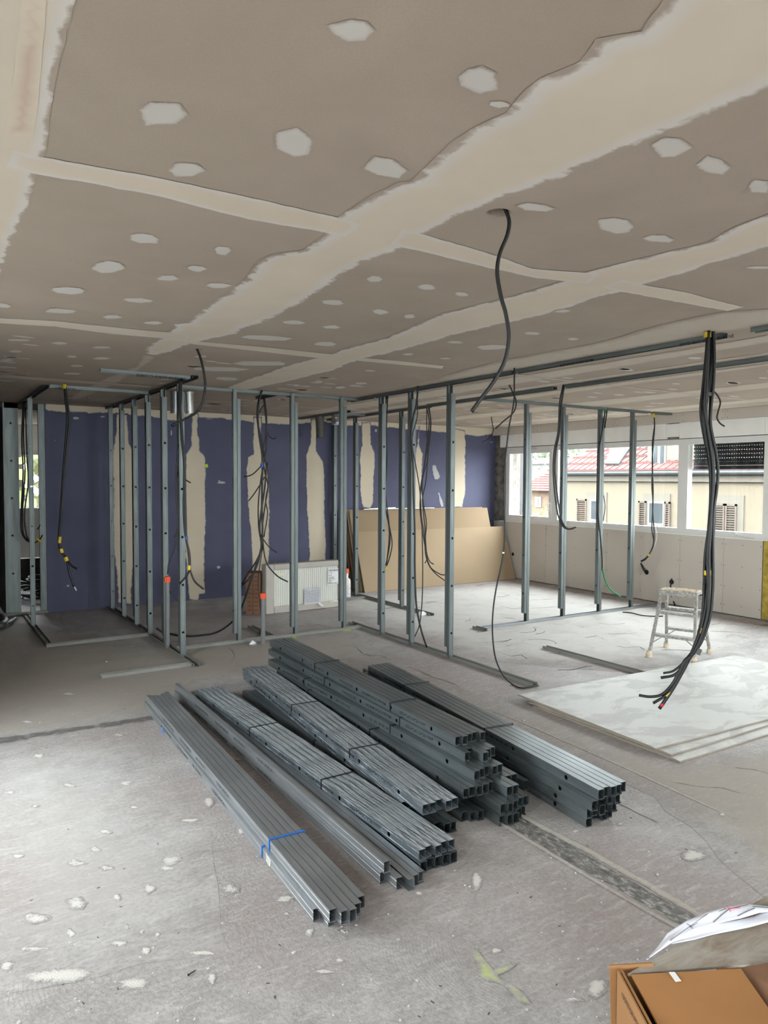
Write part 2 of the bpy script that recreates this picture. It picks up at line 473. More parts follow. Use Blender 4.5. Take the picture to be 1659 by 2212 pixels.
for (x, y, w, h) in _dabs:
    k = random.choice((6, 7, 8)); ph = random.random() * 6
    tilt = h / w * 0.25
    poly = []
    for j in range(k):
        a = 2*PI*j/k
        a += random.uniform(-0.22, 0.22); e = 1.0 + 0.12*math.sin(2*a+ph) + random.uniform(-0.14, 0.12)
        poly.append((x + w/2*e*math.cos(a), y + h/2*e*math.sin(a) + tilt*w/2*math.cos(a)*0.4))
    q = cpts(poly); sz = min((q[0]-q[k//2]).length, (q[k//4]-q[(3*k)//4]).length)
    patch('filler_patch', q, DN, M_COMP2, ceiling, min(0.016, sz*0.18), sz*0.016, max(0.012, sz*0.1), 0.0007)
# the farther dabs, too flat to single out
_vs, _fs, _at = [], [], []
for i in range(260):
    X = random.choice([0.35, 0.65, 1.95, 3.25, 3.45, 3.05, 4.75, 4.45, 5.8, 6.1, 7.1, 7.35]) + random.uniform(-0.08, 0.08)
    Y = 3.0 + 0.3 * random.randint(0, 21) + random.uniform(-0.03, 0.03)
    if X < 3.9 and Y < 5.1: continue
    b = len(_vs); a0 = random.uniform(0.05, 0.11); b0 = random.uniform(0.025, 0.045); k = 9
    for rr, at in ((1.0, 0.0), (0.7, 1.0)):
        for j in range(k):
            a = 2*PI*j/k
            _vs.append((X + a0*rr*math.cos(a), Y + b0*rr*math.sin(a), H - 0.0007)); _at.append(at)
    _fs += [(b+j, b+(j+1)%k, b+k+(j+1)%k, b+k+j) for j in range(k)] + [tuple(b+k+j for j in range(k))]
_me = bpy.data.meshes.new('filler_patches'); _me.from_pydata(_vs, [], _fs); _me.materials.append(M_COMP2[1])
_me.attributes.new('feather', 'FLOAT', 'POINT').data.foreach_set('value', _at)
tag(link(bpy.data.objects.new('filler_patches', _me), ceiling), kind='stuff')

# ---- blue back wall
YB, XW = 9.62, 8.35
n_ = NT('blue_paint'); v_ = n_.coords('World')
f_ = n_.noise(v_, 1.2, 5); c_ = n_.ramp(f_, [(0.3, S(80,81,105)), (0.7, S(92,93,118))])
sc_ = n_.node('ShaderNodeTexVoronoi'); sc_.inputs['Scale'].default_value = 5.5; n_.l(n_.coords('World', (1, 1, 0.6)), sc_.inputs['Vector'])
c_ = n_.mix(n_.math('MULTIPLY', n_.ramp(sc_.outputs['Distance'], [(0.03, (1,1,1)), (0.05, (0,0,0))]), n_.ramp(n_.noise(v_, 2.6, 3), [(0.55, (0,0,0)), (0.62, (0.8,)*3)])), c_, S(190,190,200))
n_.col(c_); n_.set(0.65, 0, 0.3); M_BLUE = n_.m
wb = MB(); wb.box((1.31, YB, 0.0), (8.9, YB + 0.18, H)); wall_back = struct(wb.build('wall_back', M_BLUE))
M_PLAS = stain('wall_filler', S(200,194,184), S(212,199,178), base_blue, 0.8, 0.4, 11, 1.0, 0.5)
M_SKIM = stain('thin_skim', S(180,178,184), S(200,197,194), base_blue, 0.8, 0.5, 14, 0.8, 0.8)
BK = Vector((0,-1,0))
def wpatch(l, mat=None, w=0.03, jit=0.012, seg=0.035, name='plaster_column', lift=0.0012):
    return patch(name, [PY(x, y, YB) for x, y in l], BK, mat or M_PLAS, wall_back, w, jit, seg, lift)
wpatch([(97,888),(130,893),(185,893),(187,898),(215,893),(245,896),(276,898),(321,904),(352,907),(365,911),(382,910),(400,903),(430,902),(466,904),(507,908),(548,912),(577,914),(627,918),(672,916),(700,913),(723,917),(749,922),(780,923),(806,922),(855,925),(879,929),(913,930),(968,934),(990,936),(1006,940),(1030,944),(1060,939),(1082,937),(1082,915),(1000,908),(800,900),(600,890),(400,882),(250,871),(97,862)], name='plaster_band', w=0.03)
wpatch([(248,890),(250,925),(247,962),(244.5,973),(244.5,1077),(245.6,1207),(251,1272),(254,1303),(285,1307),(287,1272),(299,1131),(296,1040),(285,973),(278,958),(277,892)])
wpatch([(410.5,893),(410,964),(400,981.5),(398.6,1033),(400,1185),(405,1261),(407,1281),(408,1296),(428,1296),(430,1283),(443,1281),(445,1185),(446,1077),(445,1007),(441,984),(430,973),(430,951),(426,927),(429,893)])
wpatch([(548,900),(548,982),(536.5,987),(531,1015),(532,1044),(539,1145),(542.5,1229),(544,1285),(578,1285),(581,1145),(584,1105),(581,1050),(573,976),(566,942),(567,900)])
wpatch([(672,905),(672,956),(661,983),(659,1044),(664,1145),(666,1212),(670,1275),(700,1275),(703,1179),(703,1077),(700.5,996.5),(686,973),(686,946),(692,905)])
wpatch([(781,912),(783,962),(778,979),(776,1064),(783,1097),(801,1101),(808,1084),(811,996),(810,979),(801,959),(801,912)])
wpatch([(903,920),(901,962),(896,985),(895,1101),(911,1101),(914,980),(906,959),(908,920)])
wpatch([(970,925),(968,1000),(972,1099),(1000,1096),(1006,1064),(1007,996),(1007.4,962),(1004,930)])
wpatch([(933,1005),(941,1004),(945,1016),(951,1027),(948,1037),(938,1036),(935,1020)], M_SKIM, 0.02, 0.01, 0.03, 'plaster_smear')
wpatch([(944,1060),(950,1062),(958,1080),(960,1096),(952,1098),(948,1080)], M_SKIM, 0.02, 0.01, 0.03, 'plaster_smear')
for (x, y, w, h) in ((164,903,14,7),(222,900,12,3),(118,951,3,5),(370,935,4,12),(478,1042,18,5),(474,1038,8,3),(452,905,24,4),(550,930,8,14),(676,935,8,30),(812,930,8,10),(472,1225,9,6),(630,935,4,16),(147,1265,6,5),(1062,955,10,5)):
    wpatch([(x + w/2*math.cos(a), y + h/2*math.sin(a)) for a in (0,0.8,1.6,2.4,3.1,3.9,4.7,5.5)], M_SKIM, 0.008, 0.006, 0.02, 'plaster_smear')
# fluorescent marks on the wall filler
M_FLUO = stain('marker_spray', S(196,222,60), S(196,224,40), lambda n: S(212,199,178), 0.7, 0.3, 30, 1.0)
wpatch([(442,1003),(448,1002),(450,1008),(446,1011),(442,1008)], M_FLUO, 0.008, 0.002, 0.01, 'marker_dot', 0.0025)

# ---- window wall on the right
M_WHITE = plain('white_paint', S(240,238,234), 0.6, 0, 0.04, 3)
M_PVC = plain('white_pvc', S(224,223,220), 0.35, 0, 0.02, 3)
M_LINING = plain('grey_plasterboard', S(196,187,177), 0.85, 0, 0.05, 1.3)
M_RAW = plain('raw_concrete', S(120,114,106), 0.9, 0, 0.5, 9, 0.4, 30)
n_ = NT('window_glass')
_tr = n_.node('ShaderNodeBsdfTransparent'); _tr.inputs['Color'].default_value = (0.93, 0.95, 0.94, 1)
_gl = n_.node('ShaderNodeBsdfGlossy'); _gl.inputs['Roughness'].default_value = 0.02
_mx = n_.node('ShaderNodeMixShader'); _mx.inputs[0].default_value = 0.06
n_.l(_tr.outputs[0], _mx.inputs[1]); n_.l(_gl.outputs[0], _mx.inputs[2]); n_.l(_mx.outputs[0], n_.out.inputs['Surface']); M_GLASS = n_.m

ZS, ZF0, ZF1, ZL = 0.935, 0.945, 2.165, 2.38
YWEND = -3.6
wr = MB()
wr.box((XW + 0.02, YWEND, 0.0), (XW + 0.32, YB, ZF0 - 0.01))           # below the windows
wr.box((XW + 0.03, YWEND, ZF1), (XW + 0.32, YB, H))                     # above the windows
wr.box((XW + 0.02, 9.32, ZF0 - 0.01), (XW + 0.32, YB, ZF1))             # pier in the corner
_wins = [(9.32, 8.205), (8.205, 5.943), (5.943, 4.80)]
for y1, y0 in ((4.80, 4.5), (2.4, 2.1), (-0.1, -0.4), (-2.6, YWEND)): wr.box((XW + 0.02, y0, ZF0 - 0.01), (XW + 0.32, y1, ZF1))
wall_right = struct(wr.build('wall_right', M_RAW))
# lining boards below the sills, white lintel boards and the plasterboard strip under the ceiling
def wboard(name, y0, y1, z0, z1, x0, x1, mat, screws=()):
    m = MB(); m.box((x0, y0, z0), (x1, y1, z1)); o = m.build(name, mat, wall_right)
    if screws:
        s = MB()
        for (yy, zz) in screws: s.cyl((x0 - 0.0012, yy, zz), (x0 + 0.002, yy, zz), 0.0048, 8)
        s.build('screw', M_SCREW, o)
    return o
M_SCREW = plain('black_screw', S(40,38,36), 0.5, 0.6)
for (y1, y0) in ((9.60, 8.36), (8.357, 7.156), (7.153, 5.953), (5.950, 5.34), (5.337, 4.85)):
    sc = [(y, z) for z in (0.12, 0.35, 0.6, 0.86) for y in (y1 - 0.02, y0 + 0.02, (y0+y1)/2)]
    wboard('lining_board', y0, y1, 0.012, ZS, XW - 0.015, XW + 0.018, M_LINING, sc)
for (y1, y0) in ((9.60, 8.5), (8.497, 7.0), (6.997, 5.341), (5.338, 3.5), (3.497, 1.0), (0.997, -2.0)):
    sc = [(y, z) for z in (ZL + 0.02, H - 0.03) for y in (y1 - 0.03, y0 + 0.03, (y0+y1)/2 + 0.2, (y0+y1)/2 - 0.25)]
    wboard('ceiling_strip_board', y0, y1, ZL, H - 0.002, XW - 0.06, XW + 0.028, M_LINING, sc)
for (y1, y0) in ((9.45, 8.25), (8.247, 6.205), (5.995, 4.86), (4.857, 2.0), (1.997, -2.0)):
    wboard('lintel_board', y0, y1, ZF1 + 0.01, ZL - 0.002, XW - 0.02, XW + 0.028, M_WHITE)
wboard('lintel_piece', 6.0, 6.2, ZF1 + 0.035, ZL - 0.01, XW - 0.013, XW + 0.028, M_WHITE)
wboard('sill_board', YWEND, 9.45, ZS, ZF0, XW - 0.03, XW + 0.32, M_WHITE)
# round socket boxes in the lining
for (px, py, r) in ((1397, 1236, 0.034), (1451, 1257, 0.034), (1108, 1197, 0.03)):
    p = PXX(px, py, XW - 0.015)
    m = MB(); m.ring(p + Vector((0.002,0,0)), (-1,0,0), r*0.82, r, 0.006, 18); m.cyl(p + Vector((0.003,0,0)), p + Vector((-0.001,0,0)), r*0.85, 18, 1)
    m.build('socket_box', [plain('grey_plastic', S(90,88,86), 0.6), plain('dark_void', S(24,22,20), 0.9)], wall_right)
# yellow mineral wool where the lining stops
m = MB(); m.box((XW - 0.02, 4.3, 0.02), (XW + 0.018, 4.835, 0.93)); m.build('insulation_batt', plain('mineral_wool', S(172,148,66), 0.95, 0, 0.3, 14, 0.8, 40), wall_right)

def window(n, y1, y0, sash=False, px=XW + 0.045, fr=0.07):
    w = struct(empty('window_%d' % n, (XW + 0.03, (y0+y1)/2, ZF0)))
    inv = Matrix.Translation(-Vector(w.location))
    def bd(mb, name, mat):
        o = mb.build(name, mat, w); o.matrix_parent_inverse = inv; return o
    x0, x1 = XW - 0.0, XW + 0.09
    z0, z1 = ZF0, ZF1
    for nm, a, b in (('jamb', (x0, y1 - fr, z0), (x1, y1, z1)), ('jamb', (x0, y0, z0), (x1, y0 + fr, z1)),
                     ('head', (x0, y0 + fr, z1 - fr), (x1, y1 - fr, z1)), ('bottom_rail', (x0, y0 + fr, z0), (x1, y1 - fr, z0 + fr))):
        m = MB(); m.box(a, b); bd(m, nm, M_PVC)
    ya, yb, za, zb = y0 + fr, y1 - fr, z0 + fr, z1 - fr
    if sash:
        s = 0.055; xs = x0 - 0.012
        m = MB()
        m.box((xs, ya - 0.02, za - 0.02), (x1 - 0.03, ya + s - 0.02, zb + 0.02)); m.box((xs, yb - s + 0.02, za - 0.02), (x1 - 0.03, yb + 0.02, zb + 0.02))
        m.box((xs, ya + s - 0.02, zb - s + 0.02), (x1 - 0.03, yb - s + 0.02, zb + 0.02)); m.box((xs, ya + s - 0.02, za - 0.02), (x1 - 0.03, yb - s + 0.02, za + s - 0.02))
        so = bd(m, 'sash', M_PVC)
        hz = 1.27
        m = MB(); m.box((xs - 0.012, ya - 0.005, hz - 0.035), (xs, ya + 0.022, hz + 0.035)); m.tube([(xs - 0.012, ya + 0.008, hz), (xs - 0.04, ya + 0.008, hz), (xs - 0.042, ya + 0.008, hz - 0.05), (xs - 0.04, ya + 0.008, hz - 0.12)], 0.009, 8)
        ho = m.build('handle', M_PVC, so)
        m = MB()
        for k in range(3): m.box((xs - 0.008, y0 + 0.38, z1 - 0.035 + k*0.009), (xs + 0.012, y0 + 0.72, z1 - 0.030 + k*0.009))
        bd(m, 'air_vent', M_PVC)
        ya, yb, za, zb = ya + s - 0.02, yb - s + 0.02, za + s - 0.02, zb - s + 0.02
    m = MB(); m.box((px, ya, za), (px + 0.004, yb, zb)); bd(m, 'pane', M_GLASS)
    m = MB(); m.box((x1, y0, z0 - 0.03), (x1 + 0.20, y1, z0 - 0.005)); bd(m, 'outer_sill', M_PVC)
    return w
for i, (y1, y0) in enumerate(_wins): window(i + 1, y1, y0, i == 0)
for i, (y1, y0) in enumerate(((4.5, 2.4), (2.1, -0.1), (-0.4, -2.6))): window(i + 4, y1, y0)
# roller shutter half down outside the third window
sh = tag(empty('roller_shutter', (XW + 0.16, 5.35, 1.79)), 'dark grey roller shutter half lowered outside the rightmost window', 'shutter')
M_SHUT = plain('anthracite_slat', S(52,56,58), 0.5, 0.2, 0.08)
_inv = Matrix.Translation(-Vector(sh.location))
z = 1.775; k = 0
while z < 2.16:
    m = MB(); xs = XW + 0.15
    prof = [(xs, z), (xs - 0.010, z + 0.012), (xs - 0.012, z + 0.026), (xs - 0.006, z + 0.040), (xs, z + 0.042), (xs + 0.003, z + 0.02)]
    if k < 2: prof = [(xs, z), (xs - 0.008, z + 0.002), (xs - 0.010, z + 0.046), (xs, z + 0.048), (xs + 0.003, z + 0.02), (xs + 0.002, z + 0.01)]
    m.prism([(a, 4.86, b) for a, b in prof], (0, 1.03, 0))
    if k >= 2:
        y = 4.86
        while y < 5.87: m.box((xs - 0.006, y, z - 0.007), (xs + 0.002, y + 0.020, z + 0.002)); y += 0.032
    o = m.build('slat', M_SHUT, sh); o.matrix_parent_inverse = _inv
    z += 0.049; k += 1

# ---- the frame of the neighbouring room on the left: dark room, window light in the gap
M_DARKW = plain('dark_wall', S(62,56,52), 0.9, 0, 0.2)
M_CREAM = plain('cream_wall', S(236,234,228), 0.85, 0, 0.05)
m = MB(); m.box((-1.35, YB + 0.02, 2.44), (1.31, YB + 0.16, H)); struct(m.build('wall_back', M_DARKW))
m = MB(); m.box((-1.35, 13.6, 0), (0.5, 13.85, H)); m.box((0.5, 13.6, 0), (3.2, 13.85, 1.05)); m.box((0.5, 13.6, 2.08), (3.2, 13.85, H)); m.box((3.2, 13.6, 0), (8.6, 13.85, H))
struct(m.build('wall_far', M_CREAM))
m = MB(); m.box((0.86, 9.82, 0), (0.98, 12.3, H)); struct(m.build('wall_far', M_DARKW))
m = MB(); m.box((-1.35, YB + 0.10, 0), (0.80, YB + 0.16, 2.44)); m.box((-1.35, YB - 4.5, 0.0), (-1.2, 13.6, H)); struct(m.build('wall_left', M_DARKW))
m = MB(); m.box((3.0, 9.80, 0), (3.1, 13.6, H)); struct(m.build('wall_far', M_CREAM))
w = struct(empty('window_7', (1.8, 13.65, 1.05)))
for a, b in (((0.5, 13.62, 1.05), (0.58, 13.7, 2.08)), ((3.12, 13.62, 1.05), (3.2, 13.7, 2.08)), ((0.58, 13.62, 1.05), (3.12, 13.7, 1.12)), ((0.58, 13.62, 2.01), (3.12, 13.7, 2.08))):
    m = MB(); m.box(a, b); o = m.build('jamb', M_PVC, w); o.matrix_parent_inverse = Matrix.Translation(-Vector(w.location))
m = MB(); m.box((0.58, 13.66, 1.12), (3.12, 13.664, 2.01)); o = m.build('pane', M_GLASS, w); o.matrix_parent_inverse = Matrix.Translation(-Vector(w.location))

# ---- left side and rear of the hall, out of the picture, with unseen windows sized to light it
XL = -1.1
LWIN = ((-2.9, -0.5, 0.95, 2.15), (0.5, 1.5, 0.95, 2.15), (3.1, 4.75, 0.45, 2.15))   # y0, y1, sill, head
m = MB(); yy = -4.0
for y0, y1, z0, z1 in LWIN:
    m.box((XL - 0.25, yy, 0), (XL, y0, H)); m.box((XL - 0.25, y0, 0), (XL, y1, z0)); m.box((XL - 0.25, y0, z1), (XL, y1, H)); yy = y1
m.box((XL - 0.25, yy, 0), (XL, 5.12, H))
struct(m.build('wall_left', M_CREAM))
m = MB(); m.box((XL - 0.25, 4.98, 0), (-0.35, 5.12, H)); struct(m.build('wall_left', M_CREAM))  # unseen stub wall, added to shade the floor behind it
for i, (y0, y1, z0, z1) in enumerate(LWIN):
    w = struct(empty('window_%d' % (8 + i), (XL - 0.1, (y0+y1)/2, z0)))
    for a, b in (((XL - 0.14, y0, z0), (XL - 0.06, y0 + 0.07, z1)), ((XL - 0.14, y1 - 0.07, z0), (XL - 0.06, y1, z1)), ((XL - 0.14, y0 + 0.07, z0), (XL - 0.06, y1 - 0.07, z0 + 0.07)), ((XL - 0.14, y0 + 0.07, z1 - 0.07), (XL - 0.06, y1 - 0.07, z1))):
        m = MB(); m.box(a, b); o = m.build('jamb', M_PVC, w); o.matrix_parent_inverse = Matrix.Translation(-Vector(w.location))
    m = MB(); m.box((XL - 0.10, y0 + 0.07, z0 + 0.07), (XL - 0.096, y1 - 0.07, z1 - 0.07)); o = m.build('pane', M_GLASS, w); o.matrix_parent_inverse = Matrix.Translation(-Vector(w.location))
    portal((XL - 0.02, (y0+y1)/2, (z0+z1)/2), (0, -PI/2, 0), z1 - z0, y1 - y0)
FILL_WIN = ((-0.4, 2.4), (3.2, 6.0))  # unseen windows behind the camera, added as soft fill light
m = MB(); m.box((XL - 0.25, -4.0, 0), (8.6, -3.6, 0.95)); m.box((XL - 0.25, -4.0, 2.2), (8.6, -3.6, H))
for xa, xb in ((XL - 0.25, -0.4), (2.4, 3.2), (6.0, 8.6)): m.box((xa, -4.0, 0.95), (xb, -3.6, 2.2))
struct(m.build('wall_front', M_CREAM))
for i, (xa, xb) in enumerate(FILL_WIN):
    w = struct(empty('window_%d' % (11 + i), ((xa+xb)/2, -3.8, 0.95)))
    for a, b in (((xa, -3.84, 0.95), (xa + 0.07, -3.76, 2.2)), ((xb - 0.07, -3.84, 0.95), (xb, -3.76, 2.2)), ((xa + 0.07, -3.84, 0.95), (xb - 0.07, -3.76, 1.02)), ((xa + 0.07, -3.84, 2.13), (xb - 0.07, -3.76, 2.2))):
        m = MB(); m.box(a, b); o = m.build('jamb', M_PVC, w); o.matrix_parent_inverse = Matrix.Translation(-Vector(w.location))
    m = MB(); m.box((xa + 0.07, -3.802, 1.02), (xb - 0.07, -3.798, 2.13)); o = m.build('pane', M_GLASS, w); o.matrix_parent_inverse = Matrix.Translation(-Vector(w.location))
    portal(((xa+xb)/2, -3.58, 1.575), (PI/2, 0, 0), xb - xa, 1.25)
for (y1, y0) in _wins + [(4.5, 2.4), (2.1, -0.1), (-0.4, -2.6)]:
    portal((XW - 0.02, (y0+y1)/2, (ZF0+ZF1)/2), (0, PI/2, 0), ZF1 - ZF0, y1 - y0)
portal((1.85, 13.58, 1.56), (-PI/2, 0, 0), 2.6, 1.0)

# ------------------------------------------------------------------ outside: street, houses, trees
XH = 16.0
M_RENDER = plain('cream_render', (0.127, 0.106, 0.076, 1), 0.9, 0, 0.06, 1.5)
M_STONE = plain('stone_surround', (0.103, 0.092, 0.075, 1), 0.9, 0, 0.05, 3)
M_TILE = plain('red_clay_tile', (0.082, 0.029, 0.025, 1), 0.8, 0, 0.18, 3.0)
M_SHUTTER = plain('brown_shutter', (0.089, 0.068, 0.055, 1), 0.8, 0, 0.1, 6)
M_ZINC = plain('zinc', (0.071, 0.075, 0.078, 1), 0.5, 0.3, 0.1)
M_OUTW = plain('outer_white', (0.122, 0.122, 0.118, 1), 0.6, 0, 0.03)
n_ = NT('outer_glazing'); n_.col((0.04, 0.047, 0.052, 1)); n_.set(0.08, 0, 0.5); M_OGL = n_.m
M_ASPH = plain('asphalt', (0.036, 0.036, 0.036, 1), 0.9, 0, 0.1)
m = MB(); m.box((-60, -60, -4.6), (120, 120, -4.5)); struct(m.build('ground', M_ASPH))
YL = PXX(1216, 1022, XH).y
ZG = PXX(1335, 1022, XH).z
hs = tag(empty('house', (XH, 8, -4.5)), 'cream rendered house with red tiled roof seen through the middle and right windows', 'house')
_hi = Matrix.Translation(-Vector(hs.location))
def hp(mb, name, mat, par=None):
    o = mb.build(name, mat, par or hs)
    if par is None: o.matrix_parent_inverse = _hi
    return o
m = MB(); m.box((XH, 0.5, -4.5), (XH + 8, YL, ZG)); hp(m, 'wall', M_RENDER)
m = MB(); m.box((XH - 0.10, 0.4, ZG - 0.22), (XH, YL + 0.1, ZG - 0.02)); hp(m, 'cornice', M_STONE)
m = MB(); m.tube([(XH - 0.22, 0.4, ZG + 0.02), (XH - 0.22, YL + 0.2, ZG + 0.02)], 0.075, 10); hp(m, 'gutter', M_ZINC)
# roof in stepped courses, hipped at the far end
m = MB(); e = XH - 0.30; sl = math.tan(math.radians(36)); nC = 18; st = 0.26
for j in range(nC):
    xa, xb = e + j*st, e + (j+1)*st + 0.04
    za, zb = ZG + 0.06 + j*st*sl, ZG + 0.06 + (j+1)*st*sl
    ya, yb = YL + 0.35 - j*st*1.0, YL + 0.35 - (j+1)*st*1.0
    m.add([(xa, 0.3, za), (xa, ya, za), (xb, yb, zb), (xb, 0.3, zb), (xa, 0.3, za + 0.05), (xa, ya, za + 0.05), (xb, yb, zb + 0.015), (xb, 0.3, zb + 0.015)],
          [(0,1,2,3),(4,5,6,7),(0,1,5,4),(1,2,6,5),(2,3,7,6),(3,0,4,7)])
    # rolls of the interlocking tiles
    y = 0.45 + (j % 2) * 0.11
    while y < yb - 0.1:
        if 4.0 < y: m.beam((xa, y, za + 0.052), (xb, y, zb + 0.017), 0.045, 0.03, (0,0,1))
        y += 0.22
hp(m, 'roof', M_TILE)
xr = e + nC*st
m = MB(); m.add([(e, YL+0.35, ZG+0.06), (xr, YL+0.35-nC*st, ZG+0.06+nC*st*sl), (XH+8.3, YL+0.35-nC*st, ZG+0.06+nC*st*sl), (XH + 8.3, YL+0.35, ZG+0.06)], [(0,1,2,3)]); hp(m, 'roof_side', M_TILE)
def on_roof(px, py, lift=0.0):
    # plane through the eave with slope sl
    d = ray(px, py); t = (ZG + 0.06 + lift - HC - sl * e) / (d.z - sl * d.x)
    p = d * t; return Vector((p.x, p.y, p.z + HC))
q = [on_roof(1306, 1001, 0.10), on_roof(1336, 1001, 0.10), on_roof(1362, 964, 0.10), on_roof(1321, 964, 0.10)]
nrm = (q[1]-q[0]).cross(q[3]-q[0]).normalized()
if nrm.z < 0: nrm = -nrm
m = MB(); m.prism(q, -nrm*0.12); sk = hp(m, 'skylight', M_ZINC)
c = sum(q, Vector())/4
m = MB(); m.prism([c + (p - c)*0.86 + nrm*0.004 for p in q], nrm*0.008); m.build('pane', M_OGL, sk)
sk.children[0].parent = sk
# dormer
def fz(px, py, X=XH): return PXX(px, py, X)
a, b = fz(1399, 1018), fz(1455, 1018)
m = MB(); m.box((XH - 0.02, b.y - 0.8, ZG), (XH + 2.5, a.y, ZG + 1.7)); dm = hp(m, 'dormer', M_STONE)
wa, wb = fz(1411, 1012), fz(1441, 958)
m = MB(); m.box((XH - 0.05, wb.y, wa.z), (XH + 0.0, wa.y, wa.z + 1.25)); dw = hp(m, 'dormer_window', M_OUTW)
mid = (wa.y + wb.y)/2
for y0, y1 in ((wb.y + 0.05, mid - 0.05), (mid + 0.05, wa.y - 0.05)):
    m = MB(); m.box((XH - 0.065, y0, wa.z + 0.06), (XH - 0.045, y1, wa.z + 1.2)); m.build('pane', M_OGL, dw)
def louvre(y0, y1, z0, z1):
    m = MB(); x = XH - 0.06
    m.box((x, y0, z0), (x + 0.04, y0 + 0.04, z1)); m.box((x, y1 - 0.04, z0), (x + 0.04, y1, z1)); m.box((x, y0, z1 - 0.05), (x + 0.04, y1, z1)); m.box((x, y0, z0), (x + 0.04, y1, z0 + 0.05)); m.box((x, y0, (z0+z1)/2 - 0.03), (x + 0.04, y1, (z0+z1)/2 + 0.03))
    o = hp(m, 'shutter', M_SHUTTER)
    z = z0 + 0.06
    m = MB()
    while z < z1 - 0.07:
        m.beam((x + 0.012, y0 + 0.03, z), (x + 0.012, y1 - 0.03, z), 0.05, 0.008, (0.5, 0, 0.8)); z += 0.055
    tag(m.build('louvre_slats', M_SHUTTER, o), kind='stuff')
def hwin(yl, yr, zt, h, ls=None, rs=None, closed=False):
    m = MB(); m.box((XH - 0.03, yr - 0.16, zt - h - 0.1), (XH + 0.0, yl + 0.16, zt + 0.2)); hp(m, 'window_surround', M_STONE)
    if not closed:
        m = MB(); m.box((XH - 0.04, yr, zt - h), (XH - 0.031, yl, zt)); w = hp(m, 'window', M_OUTW)
        mid = (yl+yr)/2; zm = zt - h*0.34
        for y0, y1 in ((yr + 0.05, mid - 0.03), (mid + 0.03, yl - 0.05)):
            m = MB(); m.box((XH - 0.05, y0, zt - h + 0.06), (XH - 0.041, y1, zm - 0.04)); m.build('pane', M_OGL, w)
        m = MB(); m.box((XH - 0.05, yr + 0.05, zm + 0.03), (XH - 0.041, yl - 0.05, zt - 0.05)); m.build('pane', M_OGL, w)
    for s in (ls, rs):
        if s: louvre(s[0], s[1], zt - h, zt)
yA = [fz(x, 1079).y for x in (1248, 1269, 1277, 1302)]
hwin(yA[2], yA[3], fz(1300, 1079).z, 1.7, (yA[1], yA[0]))
yB = [fz(x, 1082).y for x in (1382, 1396, 1402, 1437, 1450)]
hwin(yB[2], yB[3], fz(1420, 1083).z, 1.7, (yB[1] - 0.03, yB[0]), (yB[4], yB[3] - 0.02))
yC = [fz(x, 1087).y for x in (1544, 1569, 1594)]
hwin(yC[0], yC[2], fz(1569, 1088).z, 1.7, (yC[1] + 0.01, yC[0]), (yC[2], yC[1] - 0.01), True)

# house farther back, brick wall and red roof, seen in the left window
XF = 34.0
h2 = tag(empty('house', (XF, PXX(1165, 1050, XF).y, -4.5)), 'small brick house with red roof seen through the left casement window', 'house')
_h2 = Matrix.Translation(-Vector(h2.location))
a = PXX(1118, 1060, XF); b = PXX(1215, 1060, XF); zt = PXX(1165, 1060, XF).z; zr = PXX(1165, 1017, XF + 4).z
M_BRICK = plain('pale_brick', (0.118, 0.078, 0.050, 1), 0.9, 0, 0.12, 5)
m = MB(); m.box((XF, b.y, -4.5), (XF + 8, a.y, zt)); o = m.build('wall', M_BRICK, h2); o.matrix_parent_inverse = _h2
m = MB(); m.prism([(XF - 0.5, b.y - 0.5, zt), (XF + 4, b.y - 0.5, zr), (XF + 8.5, b.y - 0.5, zt)], (0, a.y - b.y + 1.0, 0))
for j in range(9): m.beam((XF - 0.5 + j*0.5, b.y - 0.5, zt + (zr-zt)*j/9 + 0.03), (XF - 0.5 + j*0.5, a.y + 0.5, zt + (zr-zt)*j/9 + 0.03), 0.12, 0.06)
o = m.build('roof', M_TILE, h2); o.matrix_parent_inverse = _h2
w1, w2 = PXX(1157, 1073, XF), PXX(1170, 1096, XF)
m = MB(); m.box((XF - 0.06, w2.y, w2.z), (XF, w1.y, w1.z)); o = m.build('window', M_OUTW, h2); o.matrix_parent_inverse = _h2
m = MB(); m.box((XF - 0.08, w2.y + 0.25, w2.z + 0.1), (XF - 0.055, w1.y - 0.25, w1.z - 0.1)); o = m.build('pane', M_OGL, h2); o.matrix_parent_inverse = _h2
# white house on the slope
XQ = 55.0
h3 = tag(empty('house', (XQ, PXX(1172, 1000, XQ).y, -4.5)), 'pale gabled house on the hillside behind the brick house', 'house')
_h3 = Matrix.Translation(-Vector(h3.location))
a = PXX(1146, 1003, XQ); b = PXX(1200, 1003, XQ); zt = a.z; zr = PXX(1176, 989, XQ).z
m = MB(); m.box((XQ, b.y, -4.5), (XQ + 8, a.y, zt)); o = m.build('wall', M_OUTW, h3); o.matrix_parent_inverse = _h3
m = MB(); m.prism([(XQ - 0.4, a.y + 0.6, zt), (XQ - 0.4, (a.y+b.y)/2, zr), (XQ - 0.4, b.y - 0.6, zt)], (9, 0, 0)); o = m.build('roof', M_ZINC, h3); o.matrix_parent_inverse = _h3
m = MB(); w1, w2 = PXX(1163, 1007, XQ), PXX(1170, 1014, XQ); m.box((XQ - 0.05, w2.y, w2.z), (XQ, w1.y, w1.z)); o = m.build('window', M_OGL, h3); o.matrix_parent_inverse = _h3

